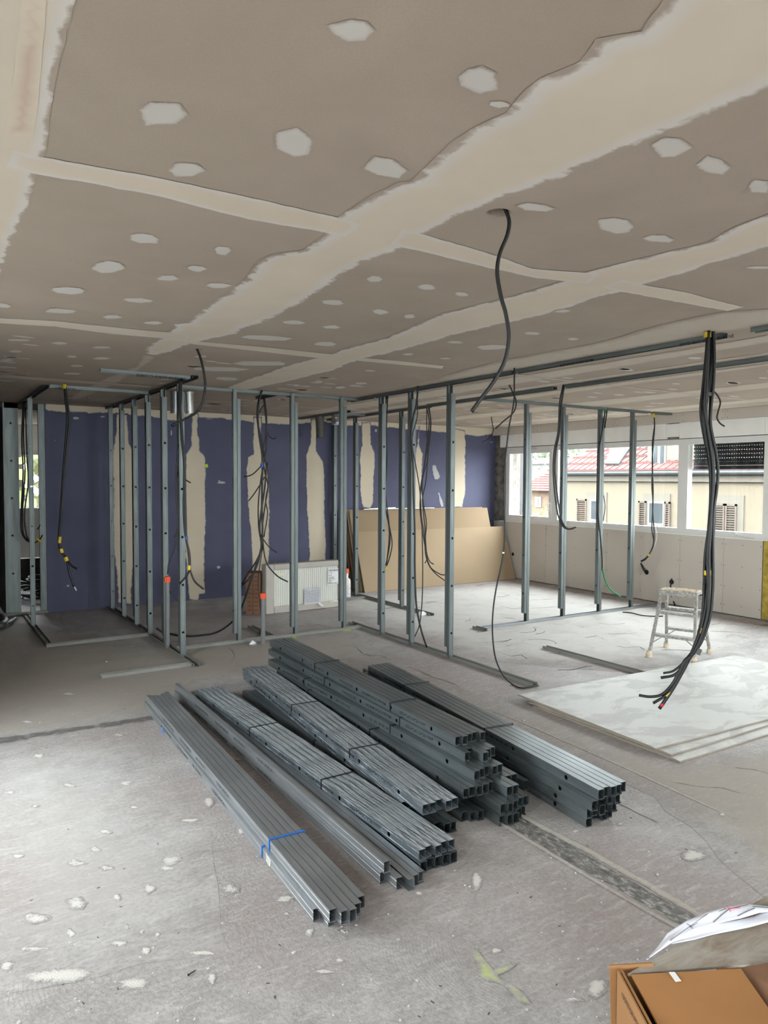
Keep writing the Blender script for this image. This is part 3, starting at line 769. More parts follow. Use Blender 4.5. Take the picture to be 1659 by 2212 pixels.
# trees
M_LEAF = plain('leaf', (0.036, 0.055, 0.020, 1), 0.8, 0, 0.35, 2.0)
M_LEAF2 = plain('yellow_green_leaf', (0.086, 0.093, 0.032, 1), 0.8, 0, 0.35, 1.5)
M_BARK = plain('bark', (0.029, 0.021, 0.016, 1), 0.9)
def tree(loc, r, h, lab, mat, n=900, ls=0.35):
    t = tag(empty('tree', loc), lab, 'tree')
    m = MB(); m.tube([(0,0,0), (0.1,0,h*0.5), (0,0.1,h*0.8)], [0.22, 0.15, 0.08], 8); m.build('trunk', M_BARK, t)
    m = MB()
    for i in range(n):
        while True:
            p = Vector((random.uniform(-1,1), random.uniform(-1,1), random.uniform(-1,1)))
            if 0.35 < p.length < 1 + 0.12*math.sin(5*p.x + 3*p.y): break
        c = Vector((p.x*r, p.y*r, h*0.72 + p.z*h*0.34))
        u = Vector((random.gauss(0,1), random.gauss(0,1), random.gauss(0,1))).normalized(); w = u.orthogonal().normalized()
        s = ls * random.uniform(0.6, 1.2)
        m.add([c - u*s, c - w*s*0.6, c + u*s, c + w*s*0.6], [(0,1,2,3)])
    m.build('foliage', mat, t)
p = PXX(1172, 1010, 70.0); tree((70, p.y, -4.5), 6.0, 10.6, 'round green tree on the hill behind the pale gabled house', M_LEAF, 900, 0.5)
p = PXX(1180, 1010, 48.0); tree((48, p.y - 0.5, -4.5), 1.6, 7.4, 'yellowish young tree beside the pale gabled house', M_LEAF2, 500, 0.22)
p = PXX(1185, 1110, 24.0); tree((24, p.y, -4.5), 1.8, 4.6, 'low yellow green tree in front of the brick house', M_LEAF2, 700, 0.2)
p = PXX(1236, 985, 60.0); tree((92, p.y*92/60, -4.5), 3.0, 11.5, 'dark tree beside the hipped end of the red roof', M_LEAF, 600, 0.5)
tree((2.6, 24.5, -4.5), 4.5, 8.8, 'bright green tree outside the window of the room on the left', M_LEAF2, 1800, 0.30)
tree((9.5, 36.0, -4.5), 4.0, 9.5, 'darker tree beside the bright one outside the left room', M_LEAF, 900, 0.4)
# projecting wall of this building beside the left window
m = MB(); m.box((XW + 0.32, 9.60, -4.5), (9.22, 9.9, 3.2)); struct(m.build('wall_outside', plain('grey_render', (0.071, 0.071, 0.071, 1), 0.9)))

# ------------------------------------------------------------------ galvanised profiles
def galva(name, c, rough=0.42, metal=0.8, streak=0.0, var=0.16):
    n = NT(name)
    v = n.coords('Object', (1, 0.12, 1)); f = n.noise(v, 30, 2, 0.6)
    sp = n.node('ShaderNodeTexVoronoi'); sp.inputs['Scale'].default_value = 90; n.l(n.coords('Object'), sp.inputs['Vector'])
    lo = tuple(x*(1-var) for x in c[:3]) + (1,); hi = tuple(min(1, x*(1+var)) for x in c[:3]) + (1,)
    cc = n.ramp(f, [(0.3, lo), (0.7, hi)])
    cc = n.mix(n.math('MULTIPLY', sp.outputs['Color'], 0.12), cc, hi)
    if streak:
        s2 = n.noise(n.coords('Object', (1, 0.03, 0.3)), 260, 3, 0.8)
        gm = n.node('ShaderNodeNewGeometry'); sp3 = n.node('ShaderNodeSeparateXYZ'); n.l(gm.outputs['True Normal'], sp3.inputs[0])
        s2 = n.math('MULTIPLY', s2, n.math('ADD', n.math('MULTIPLY', n.math('ABSOLUTE', sp3.outputs['Z']), 0.24), 0.80))
        cc = n.mix(n.ramp(s2, [(0.45, (0,0,0)), (0.56, (streak,)*3)]), cc, S(205,212,218))
        r = n.ramp(s2, [(0.46, (rough,)*3), (0.62, (0.75,)*3)]); n.l(r, n.b.inputs['Roughness'])
        n.l(n.math('SUBTRACT', metal, n.math('MULTIPLY', n.ramp(s2, [(0.46, (0,0,0)), (0.62, (1,1,1))]), streak*0.7)), n.b.inputs['Metallic'])
    n.col(cc); n.set(None if streak else rough, None if streak else metal)
    return n.m
M_GALV = galva('galvanised_steel', S(136,144,148), 0.36, 0.86)
M_GALV2 = galva('galvanised_rail', S(178,182,187), 0.36, 0.8)
M_OXID = galva('white_rusted_steel', S(112,121,128), 0.45, 0.75, 0.72)
M_DUSTY = galva('dusty_rail', S(132,131,127), 0.7, 0.25)
M_STUD = galva('upright_steel', S(116,123,123), 0.5, 0.6)
M_INK = plain('black_ink', S(14,16,20), 0.7, 0, 0.1)

def sheet(poly, L, hole_seg=None, holes=(), r=0.0117, t=0.0009):
    """bent steel sheet: cross-section polyline (x, z) drawn out along y, round holes in one segment"""
    bm = bmesh.new()
    for i in range(len(poly) - 1):
        a, b = poly[i], poly[i+1]
        def P(s, y): return (a[0] + (b[0]-a[0])*s, y, a[1] + (b[1]-a[1])*s)
        if i != hole_seg or not holes:
            bm.faces.new([bm.verts.new(P(0, 0)), bm.verts.new(P(1, 0)), bm.verts.new(P(1, L)), bm.verts.new(P(0, L))]); continue
        wd = math.hypot(b[0]-a[0], b[1]-a[1]); y = 0.0; hw = r * 1.25
        for h in holes:
            bm.faces.new([bm.verts.new(P(0, y)), bm.verts.new(P(1, y)), bm.verts.new(P(1, h - hw)), bm.verts.new(P(0, h - hw))])
            cor = [bm.verts.new(P(1, h + hw)), bm.verts.new(P(0, h + hw)), bm.verts.new(P(0, h - hw)), bm.verts.new(P(1, h - hw))]
            k = 12
            ci = [bm.verts.new(P(0.5 + r*math.cos(PI/4 + 2*PI*q/k)/wd, h + r*math.sin(PI/4 + 2*PI*q/k))) for q in range(k)]
            for s in range(4):
                bm.faces.new([cor[s]] + [ci[(s*3 + q) % k] for q in range(4)] + [cor[(s+1) % 4]])
            y = h + hw
        bm.faces.new([bm.verts.new(P(0, y)), bm.verts.new(P(1, y)), bm.verts.new(P(1, L)), bm.verts.new(P(0, L))])
    bmesh.ops.remove_doubles(bm, verts=bm.verts, dist=1e-5)
    bmesh.ops.recalc_face_normals(bm, faces=bm.faces)
    bmesh.ops.solidify(bm, geom=list(bm.faces), thickness=t)
    return bm
_cache = {}
def prof_mesh(kind, L, mat, z0=0.0):
    key = (kind, round(L, 3), mat.name)
    if key in _cache: return _cache[key]
    h, w = 0.048, 0.034
    g = 0.0011
    if kind == 'stud':        # C with ribbed web on x = 0, lips on the open side
        poly = [(w, 0.006), (w, 0), (0, 0), (0, 0.0085), (g, 0.0100), (0, 0.0115), (0, h - 0.0115), (g, h - 0.0100), (0, h - 0.0085), (0, h), (w, h), (w, h - 0.006)]
        hs = []; y = 0.226
        while y < L - 0.12: hs.append(y); y += 0.434
        bm = sheet(poly, L, 5, hs)
    elif kind == 'stud_back':  # the mate that closes the box
        e = 0.0012; x = 0.0362
        poly = [(0.004, e + 0.006), (0.004, e), (x, e), (x, h - e), (0.004, h - e), (0.004, h - e - 0.006)]
        bm = sheet(poly, L)
    elif kind == 'rail':       # plain U lying on its side, web on x = 0
        w = 0.0285
        poly = [(w, 0), (0, 0), (0, 0.010), (g, 0.0115), (0, 0.013), (0, h - 0.013), (g, h - 0.0115), (0, h - 0.010), (0, h), (w, h)]
        bm = sheet(poly, L)
    elif kind == 'rail_back':
        e = 0.0012; x = 0.0298
        poly = [(0.002, e), (x, e), (x, h - e), (0.002, h - e)]
        bm = sheet(poly, L)
    elif kind == 'track':      # U on the floor, centred on x
        poly = [(-0.025, 0.028), (-0.025, 0), (-0.010, 0), (-0.008, g), (-0.006, 0), (0.006, 0), (0.008, g), (0.010, 0), (0.025, 0), (0.025, 0.028)]
        bm = sheet(poly, L)
    me = bpy.data.meshes.new(kind); bm.to_mesh(me); bm.free(); me.materials.append(mat)
    _cache[key] = me
    return me

# printed text
_txt = {}
def text_mesh(s, size, wide=1.0, mat=None):
    key = (s, size, wide, (mat or M_INK).name)
    if key in _txt: return _txt[key]
    cu = bpy.data.curves.new('print', 'FONT'); cu.body = s; cu.size = size; cu.resolution_u = 2; cu.offset = size * 0.012
    o = bpy.data.objects.new('print_tmp', cu); COL.objects.link(o)
    bpy.context.view_layer.update()
    me = bpy.data.meshes.new_from_object(o.evaluated_get(bpy.context.evaluated_depsgraph_get()))
    bpy.data.objects.remove(o); bpy.data.curves.remove(cu)
    me.name = 'print'; me.materials.clear(); me.materials.append(mat or M_INK)
    for v in me.vertices: v.co.x *= wide
    _txt[key] = me
    return me
def put_text(s, size, wide, parent, M, mat=None, name='print'):
    o = link(bpy.data.objects.new(name, text_mesh(s, size, wide, mat)), parent)
    o.matrix_local = M
    return o
def frame4(o, x, y):
    x, y = Vector(x).normalized(), Vector(y).normalized(); z = x.cross(y)
    m = Matrix((x, y, z)).transposed().to_4x4(); m.translation = Vector(o); return m

STUD_TXT = ['placo PLACOPLATRE', 'Montant STIL\u00ae M48/245', 'NF-CSTB EN-B', 'CE  EN 14195  A1']
RAIL_TXT = [(0.50, 'placo PLACOPLATRE'), (0.92, 'Rail STIL\u00ae R48/300'), (1.26, 'NF-CSTB EF-C'), (1.62, '\u2022 CE EN 14195 A1 \u2022')]
ORD = ['leftmost', 'second', 'third', 'fourth', 'fifth', 'sixth']
def pair(kind, x, y, z, ang, L, mat, label, group, text=None, flip=False):
    """two nested profiles forming one box; near end at (x, y)"""
    nm = 'boxed_stud_pair' if kind == 'stud' else 'boxed_rail_pair'
    t = empty(nm, (x, y, z), -math.radians(ang))
    tag(t, label, 'metal studs' if kind == 'stud' else 'metal rails', group)
    p = 'metal_stud' if kind == 'stud' else 'metal_rail'
    a = link(bpy.data.objects.new(p, prof_mesh(kind, L, mat)), t)
    b = link(bpy.data.objects.new(p, prof_mesh(kind + '_back', L - 0.012, mat)), t); b.location.y = random.uniform(0.0, 0.012)
    if text:
        size = 0.021
        for (u, s) in text:
            if flip: put_text(s, size, 1.45, a, frame4((-0.0007, u, 0.031), (0, 1, 0), (0, 0, -1)))
            else: put_text(s, size, 1.45, a, frame4((-0.0007, L - u, 0.016), (0, -1, 0), (0, 0, 1)))
    return t
def stack_row(kind, x, y, z, ang, L, n, offs, mat, where, group, text=None, flip=False, word=None):
    w = 0.0386 if kind == 'stud' else 0.0316
    a = math.radians(ang); u = Vector((math.sin(a), math.cos(a), 0)); v = Vector((math.cos(a), -math.sin(a), 0))
    for i in range(n):
        d = offs[i] if i < len(offs) else 0.0
        p = Vector((x, y, z)) + v * (i * w) + u * d
        lab = '%s steel %s pair in %s' % (ORD[i] if i == 0 else ORD[i] + ' from left', 'stud' if kind == 'stud' else 'rail', where)
        if i == n - 1 and n > 1: lab = 'rightmost steel %s pair in %s' % ('stud' if kind == 'stud' else 'rail', where)
        if n == 1: lab = '%s steel %s pair in %s' % (word or 'single', 'stud' if kind == 'stud' else 'rail', where)
        pair(kind, p.x, p.y, p.z + 0.0002 + (random.uniform(0, 0.0012) if i else 0.0006), ang + (0.0), L, mat, lab, group, text if i == 0 else None, flip)
def stext(flip, L):
    # between the punched holes: hole k at 0.226 + 0.434 k from the near end
    out = []
    for k, s in enumerate(STUD_TXT):
        u = 0.226 + 0.434*k + 0.06
        out.append((u, s))
    return out
def strap(x, y, z, ang, u, width, hgt, mat, label, t=0.0022, w=0.009, drop=None):
    """flat band tied round one layer"""
    a = math.radians(ang)
    o = tag(empty('binding_strap', (x + math.sin(a)*u, y + math.cos(a)*u, z), -a), label, 'strap', 'straps round the metal bundles')
    m = MB(); e = 0.0015
    m.box((-e - t, -w/2, hgt*0.04), (-e, w/2, hgt + e + t)); m.box((width + e, -w/2, hgt*0.04), (width + e + t, w/2, hgt + e + t)); m.box((-e, -w/2, hgt + e), (width + e, w/2, hgt + e + t))
    m.build('band', mat, o)
M_STRAPB = plain('black_strap', S(28,30,33), 0.5)
M_STRAPBL = plain('blue_strap', S(30,110,200), 0.5)
T0 = [(u, s) for u, s in RAIL_TXT]
# --- rail bundle tied with blue straps, nearest on the left
g1 = 'rails of the blue strapped bundle'
stack_row('rail', 1.200, 2.357, 0.0, 2.7, 2.90, 1, [0], M_GALV2, 'the bottom of the blue strapped bundle', g1, T0, word='outermost')
stack_row('rail', 1.2325, 2.302, 0.0, 2.7, 2.95, 3, [0, 0.10, 0.08], M_GALV2, 'the bottom layer of the blue strapped bundle', g1)
stack_row('rail', 1.210, 2.250, 0.049, 2.56, 2.975, 5, [0, -0.03, -0.036, -0.012, 0.022], M_GALV2, 'the top layer of the blue strapped bundle', g1, T0)
strap(1.210, 2.250, 0.049, 2.56, 0.585, 0.157, 0.0495, M_STRAPBL, 'blue strap over the top layer of the nearest rail bundle')
strap(1.200, 2.357, 0.0, 2.7, 0.53, 0.031, 0.048, M_STRAPBL, 'short blue strap on the outermost bottom rail of the nearest bundle')
m = MB(); q = G(352, 1582, 0.0); m.tube(catmull([q + Vector((0.02,0.0,0.05)), q + Vector((0.0,0,0.03)), q + Vector((-0.012,-0.004,0.004)), q + Vector((0.01,-0.02,0.003))], 4), 0.003, 6); tag(m.build('strap_tail', M_STRAPBL), 'loose blue strap tail at the far end of the nearest rail bundle', 'strap')
# torn barcode tag
n_ = NT('barcode_label'); v_ = n_.coords('Object'); wv = n_.node('ShaderNodeTexWave'); wv.bands_direction = 'Y'; wv.inputs['Scale'].default_value = 45; wv.inputs['Distortion'].default_value = 3; wv.inputs['Detail Scale'].default_value = 0.3
n_.l(v_, wv.inputs['Vector']); n_.col(n_.ramp(wv.outputs['Fac'], [(0.35, S(40,40,40)), (0.45, S(235,233,228))])); n_.set(0.6); M_BAR = n_.m
tg = tag(empty('paper_tag', (1.2 + 0.46*math.sin(math.radians(3.1)), 2.357 + 0.46, 0.0), -math.radians(3.1)), 'torn white barcode tag on the outermost rail of the blue strapped bundle', 'tag')
m = MB(); m.add([(-0.003, -0.03, 0.012), (-0.006, -0.022, 0.002), (-0.004, 0.02, 0.010), (-0.003, 0.028, 0.044), (-0.005, 0.01, 0.047), (-0.003, -0.025, 0.036)], [(0,1,2,3,4,5)])
m.add([(-0.0015, -0.03, 0.012), (-0.0045, -0.022, 0.002), (-0.0025, 0.02, 0.010), (-0.0015, 0.028, 0.044), (-0.0035, 0.01, 0.047), (-0.0015, -0.025, 0.036)], [(5,4,3,2,1,0)]); m.build('tag_paper', M_BAR, tg)
# --- loose rails beside it
g2 = 'loose rails beside the blue strapped bundle'
stack_row('rail', 1.551, 2.425, 0.049, 0.94, 2.985, 1, [0], M_GALV2, 'the column of two beside the blue strapped bundle', g2, T0, word='upper')
stack_row('rail', 1.543, 2.441, 0.0, 0.94, 2.96, 1, [0], M_GALV2, 'the column of two beside the blue strapped bundle', g2, T0, word='lower')
for (x, y, an, lab, flipx) in ((1.5765, 2.372, 0.92, 'single steel rail on edge right of the column of two', False), (1.6405, 2.338, 0.92, 'single steel rail, open side left, beside the front scratched bundle', True)):
    t = tag(empty('metal_rail', (x, y, 0.0005), -math.radians(an)), lab, 'metal rail', g2)
    o = link(bpy.data.objects.new('rail_profile', prof_mesh('rail', 2.96, M_GALV2)), t)
    if flipx: o.rotation_euler = (0, PI, 0); o.location = (0, 0, 0.048)
stack_row('rail', 1.6440, 2.352, 0.0, 0.92, 2.95, 2, [0, 0.01], M_GALV2, 'the loose floor row beside the front scratched bundle', g2)
# --- first scratched bundle
g3 = 'studs of the front scratched bundle'
stack_row('stud', 1.726, 2.418, 0.0, 1.0, 2.70, 5, [0.0, 0.01, 0.005, 0.0, 0.0], M_GALV, 'the bottom layer of the front scratched bundle', g3)
stack_row('stud', 1.723, 2.425, 0.049, -0.77, 2.75, 5, [0, 0.01, -0.01, 0.005, 0.0], M_OXID, 'the top layer of the front scratched bundle', g3, stext(True, 2.75), True)
for u, w_ in ((0.845, 'near'), (1.77, 'far')): strap(1.723, 2.425, 0.049, -0.77, u, 0.192, 0.0495, M_STRAPB, 'black strap round the top of the front scratched bundle, %s end' % w_)
# --- second scratched bundle
g4 = 'studs of the rear scratched bundle'
stack_row('stud', 1.975, 2.665, 0.0, 1.1, 2.47, 3, [0, -0.03, -0.03], M_GALV, 'the floor layer of the rear scratched bundle', g4)
stack_row('stud', 1.916, 2.841, 0.049, 5.1, 2.60, 3, [0, 0.02, 0.0], M_OXID, 'the middle layer of the rear scratched bundle', g4, stext(False, 2.60), False)
stack_row('stud', 1.919, 2.674, 0.098, 4.45, 2.74, 5, [0, 0.0, 0.015, -0.015, -0.005], M_OXID, 'the top layer of the rear scratched bundle', g4, stext(True, 2.74), True)
for u, w_ in ((0.775, 'near'), (1.665, 'far')): strap(1.919, 2.674, 0.098, 4.45, u, 0.192, 0.0495, M_STRAPB, 'black strap round the top of the rear scratched bundle, %s end' % w_)
strap(1.975, 2.665, 0.0, 1.1, 1.25, 0.112, 0.048, M_STRAPB, 'black strap on the dark floor layer under the rear scratched bundle')
# --- tall pyramid of studs
g5 = 'studs of the tall pyramid'
stack_row('stud', 2.158, 2.690, 0.0, 2.6, 2.45, 3, [0, -0.02, -0.03], M_GALV, 'the lower left foot of the tall pyramid', g5)
stack_row('stud', 2.176, 2.80, 0.049, 2.6, 2.40, 3, [0, 0, 0], M_GALV, 'the upper left foot of the tall pyramid', g5)
stack_row('stud', 2.282, 2.562, 0.0, 2.6, 2.45, 5, [0, -0.012, -0.01, 0.02, 0.03], M_GALV, 'the floor layer of the tall pyramid', g5)
stack_row('stud', 2.298, 2.572, 0.049, 2.6, 2.45, 5, [0, -0.01, 0.0, 0.015, 0.02], M_GALV, 'the second layer of the tall pyramid', g5)
stack_row('stud', 2.184, 2.711, 0.098, 3.33, 2.49, 5, [0, 0.005, -0.005, 0.0, 0.005], M_GALV, 'the third layer of the tall pyramid', g5, stext(False, 2.49), False)
stack_row('stud', 2.3785, 2.618, 0.098, 3.33, 2.45, 2, [0, 0.0], M_GALV, 'the jutting part of the tall pyramid', g5)
stack_row('stud', 2.462, 2.722, 0.098, 3.33, 2.45, 2, [0, 0.0], M_GALV, 'the right flank of the tall pyramid', g5)
stack_row('stud', 2.289, 2.757, 0.147, 0.95, 2.61, 5, [0, 0.01, 0.02, 0.0, 0.005], M_GALV, 'the fourth layer of the tall pyramid', g5, stext(False, 2.61), False)
stack_row('stud', 2.324, 2.874, 0.196, 1.6, 2.64, 5, [0, 0.04, -0.05, -0.02, -0.01], M_GALV, 'the fifth layer of the tall pyramid', g5, stext(True, 2.64), True)
stack_row('stud', 2.338, 2.971, 0.245, 2.37, 2.63, 5, [0, -0.012, 0.005, 0.01, -0.01], M_GALV, 'the top layer of the tall pyramid', g5, stext(True, 2.63), True)
for (x, y, z, an, us, lay) in ((2.338, 2.971, 0.245, 2.37, (0.665, 1.74), 'top'), (2.324, 2.874, 0.196, 1.6, (0.625, 1.61), 'fifth'), (2.289, 2.757, 0.147, 0.95, (0.78, 1.945), 'fourth'), (2.184, 2.711, 0.098, 3.33, (0.955, 1.875), 'third')):
    for u, w_ in zip(us, ('near', 'far')): strap(x, y, z, an, u, 0.192, 0.0495, M_STRAPB, 'black strap round the %s layer of the tall pyramid, %s end' % (lay, w_))
# --- single box between the pyramid and the right stack
stack_row('stud', 2.575, 2.80, 0.0, 2.0, 2.3, 1, [0], M_GALV, 'the gap between pyramid and right stack', 'studs in the gap', word='lower')
stack_row('stud', 2.580, 2.714, 0.049, 3.0, 2.40, 1, [0], M_GALV, 'the gap between pyramid and right stack', 'studs in the gap', word='upper')
# --- right stack
g6 = 'studs of the neat right stack'
stack_row('stud', 2.622, 2.339, 0.0, 6.14, 2.52, 5, [0, 0.04, 0.05, 0.02, 0.03], M_GALV, 'the bottom layer of the neat right stack', g6)
stack_row('stud', 2.611, 2.325, 0.049, 6.14, 2.52, 5, [0, 0.01, 0.0, 0.02, 0.0], M_GALV, 'the second layer of the neat right stack', g6)
stack_row('stud', 2.607, 2.293, 0.098, 6.14, 2.52, 5, [0, 0.10, 0.08, 0.02, 0.01], M_GALV, 'the third layer of the neat right stack', g6)
stack_row('stud', 2.640, 2.285, 0.147, 6.14, 2.52, 5, [0, 0.01, 0.0, 0.005, 0.02], M_GALV, 'the top layer of the neat right stack', g6, stext(False, 2.52), False)
for u, w_ in ((0.93, 'near'), (1.92, 'far')): strap(2.640, 2.285, 0.147, 6.14, u, 0.192, 0.0495, M_STRAPB, 'black strap round the top of the neat right stack, %s end' % w_)

# ------------------------------------------------------------------ partition frames
def profile_at(kind, L, mat, name, parent, o, xd, yd, zd):
    """place a profile: local x, y (length), z axes in world directions"""
    ob = link(bpy.data.objects.new(name, prof_mesh(kind, L, mat)), parent)
    m = Matrix((Vector(xd), Vector(yd), Vector(zd))).transposed().to_4x4(); m.translation = Vector(o) - Vector(parent.location)
    ob.matrix_local = m
    return ob
def tprint(parent, s, along, x, y, z, normal, size=0.026):
    up = (0, 0, -1); n = Vector(normal); xd = Vector(up).cross(n)
    return put_text(s, size, 1.0, parent, frame4(Vector((x, y, z)) + n*0.0008 - Vector(parent.location), xd, up), name='print')
def floor_track(par, axis, c, a, b, name='floor_track', z=0.0005, mat=None):
    mat = mat or M_DUSTY
    if axis == 'Y': return profile_at('track', b - a, mat, name, par, (c, a, z), (1,0,0), (0,1,0), (0,0,1))
    return profile_at('track', b - a, mat, name, par, (a, c, z), (0,-1,0), (1,0,0), (0,0,1))
def ceil_track(par, axis, c, a, b, name='ceiling_track', mat=None):
    mat = mat or M_STUD
    if axis == 'Y': return profile_at('track', b - a, mat, name, par, (c, a, H - 0.0015), (-1,0,0), (0,1,0), (0,0,-1))
    return profile_at('track', b - a, mat, name, par, (a, c, H - 0.0015), (0,1,0), (1,0,0), (0,0,-1))
def post(par, axis, c, s, second=True, gap=0.10):
    """two uprights side by side: the near one stands on the floor, its mate hangs from the ceiling track"""
    h = 0.048; up = Vector((0, 0, 1))
    def one(at, xd, z0, z1):
        base = Vector((c, at, z0)) if axis == 'Y' else Vector((at, c, z0))
        zd = xd.cross(up)
        profile_at('stud', z1 - z0, M_STUD, 'stud', par, base - zd*(h/2), xd, up, zd)
    if axis == 'Y':
        one(s - 0.036, Vector((0, 1, 0)), 0.004, H - (gap if second else 0.004))
        if second: one(s + 0.037, Vector((0, -1, 0)), gap, H - 0.004)
    else:
        one(s + 0.037, Vector((-1, 0, 0)), 0.004, H - (gap if second else 0.004))
        if second: one(s - 0.036, Vector((1, 0, 0)), gap, H - 0.004)

def frame(label, loc):
    return tag(empty('partition_frame', loc), label, 'partition frame')
# left partition beside the blue wall (X = 2.02)
fa = frame('steel stud partition with six close studs left of the hanging pipes, reaching the blue wall', (2.02, 7.8, 0))
floor_track(fa, 'Y', 2.02, 6.17, 9.60); ceil_track(fa, 'Y', 2.02, 6.17, 9.60)
for y in (9.44, 8.837, 8.258, 7.705, 7.133, 6.60): post(fa, 'Y', 2.02, y, y != 9.44)
# short return at the near end, floor and ceiling only
fb_ = frame('short dusty floor track with printed ceiling track above, left of the six stud partition', (1.6, 6.22, 0))
floor_track(fb_, 'X', 6.235, 1.24, 1.985); t_ = ceil_track(fb_, 'X', 6.235, 1.26, 1.99)
tprint(fb_, 'R48/300-NF-CSTB-EF-C-12/08/25', 0, 1.95, 6.209, H - 0.0235, (0,-1,0), 0.030)
# small closet frame on the left
fc = frame('small closet frame with one thin stud at the far left', (1.05, 8.6, 0))
floor_track(fc, 'Y', 1.05, 7.69, 9.58); ceil_track(fc, 'Y', 1.05, 7.60, 9.58); post(fc, 'Y', 1.05, 8.80, False)
floor_track(fc, 'X', 7.655, 1.025, 1.99); ceil_track(fc, 'X', 7.575, 1.076, 1.99)
tprint(fc, 'EN 14195  CE', 0, 1.30, 7.549, H - 0.0225, (0,-1,0), 0.026)
# cross frame in the middle (Y = 6.88)
fd = frame('steel stud partition with three studs in front of the wrapped radiator', (3.1, 6.88, 0))
floor_track(fd, 'X', 6.88, 2.06, 4.09); ceil_track(fd, 'X', 6.90, 2.05, 4.08)
for x in (2.655, 3.275, 3.85): post(fd, 'X', 6.88, x)
floor_track(fd, 'Y', 3.05, 6.93, 7.52, 'floor_track'); ceil_track(fd, 'Y', 3.10, 6.96, 7.40)
# long right frame (X = 4.09)
fe = frame('long steel stud partition with three studs and ceiling track running to the right edge', (4.09, 5.5, 0))
floor_track(fe, 'Y', 4.10, 4.20, 7.14)
for a, b in ((6.60, 7.10), (5.86, 6.58), (4.44, 5.84), (2.62, 4.42), (-1.0, 2.45)): ceil_track(fe, 'Y', 4.05, a, b)
for y in (6.47, 5.93, 5.31): post(fe, 'Y', 4.09, y)
for (y, s_) in ((4.35, 'MAYES-R48/30-300-NF-CSTB'), (3.3, 'EN 14195 CE 0850-25/08 12-6-05'), (2.2, 'E CE 0850-25-08')):
    tprint(fe, s_, 0, 4.0245, y - 0.05 if False else y - 1.0 if y == 2.2 else y - 0.75, H - 0.0225, (-1,0,0), 0.026)
# farther frame behind it (X = 5.15)
ff = frame('farther steel stud partition with two studs beside the leaning plasterboards', (5.15, 8.3, 0))
floor_track(ff, 'Y', 5.18, 7.05, 9.55); ceil_track(ff, 'Y', 5.12, 7.05, 9.58)
for y in (8.83, 7.68): post(ff, 'Y', 5.15, y)
post(ff, 'Y', 5.20, 9.54, True, 0.02)
floor_track(ff, 'X', 8.57, 4.82, 5.15); ceil_track(ff, 'X', 8.50, 4.62, 5.09); ceil_track(ff, 'Y', 4.65, 8.15, 9.58)
fg = frame('bare ceiling track crossing to the right edge behind the long right partition', (5.06, 4.9, H - 0.03))
for a, b in ((4.98, 7.0), (-1.0, 4.86)): ceil_track(fg, 'Y', 5.06, a, b)
# right frame (Y = 6.14)
fh = frame('steel stud partition with four studs in front of the windows', (6.6, 6.14, 0))
floor_track(fh, 'X', 6.14, 5.20, 8.24, mat=M_GALV2); ceil_track(fh, 'X', 6.08, 5.09, 7.84); ceil_track(fh, 'X', 6.08, 7.90, 8.26)
for x in (5.815, 6.395, 7.02, 7.61): post(fh, 'X', 6.14, x, True, 0.12)
floor_track(fh, 'Y', 5.14, 6.03, 6.22)
# posts in the opening of the back wall on the left
fi = frame('wide punched steel post with narrow stud at the left end of the blue wall', (1.05, 9.66, 0))
def widepost(x0, x1, y, name, holes):
    m_ = sheet([(x0 + 0.0, y + 0.05), (x0, y), (x0 + 0.012, y), (x0 + 0.013, y + 0.002), (x0 + 0.014, y), (x1 - 0.014, y), (x1 - 0.013, y + 0.002), (x1 - 0.012, y), (x1, y), (x1, y + 0.05)], H - 0.006, 4, holes, 0.013)
    me = bpy.data.meshes.new(name); m_.to_mesh(me); m_.free(); me.materials.append(M_STUD)
    o = link(bpy.data.objects.new(name, me), fi)
    M = Matrix(((1,0,0),(0,0,1),(0,1,0))).to_4x4(); M.translation = Vector((0,0,0.003)) - Vector(fi.location); o.matrix_local = M
widepost(0.865, 1.025, 9.64, 'wide_post', [0.49, 0.94, 1.38, 1.82, 2.26])
widepost(1.238, 1.308, 9.63, 'end_stud', [])
m = MB(); m.box((0.55, 9.60, 0.0), (1.31, 9.66, 0.03)); o = m.build('floor_plate', M_DUSTY, fi); o.matrix_parent_inverse = Matrix.Translation(-Vector(fi.location))
# loose rails on the floor
def loose(label, x, y, ang, L):
    t = tag(empty('metal_rail', (x, y, 0.0005), -math.radians(ang)), label, 'metal rail', 'loose rails on the floor')
    link(bpy.data.objects.new('rail_profile', prof_mesh('track', L, M_DUSTY)), t)
loose('dusty steel rail lying on the floor beside the floor plasterboards', 5.12, 3.92, -0.4, 1.2)

# ------------------------------------------------------------------ plasterboards
M_BRD = plain('board_brown_back', S(156,135,109), 0.85, 0, 0.05, 1.5)
M_BRDEDGE = plain('board_core', S(226,222,214), 0.9, 0, 0.05)
M_BRD2 = plain('board_back_shade', S(147,126,100), 0.85, 0, 0.05, 1.5)
M_EDGEBR = plain('board_brown_edge', S(120,92,70), 0.9, 0, 0.15)
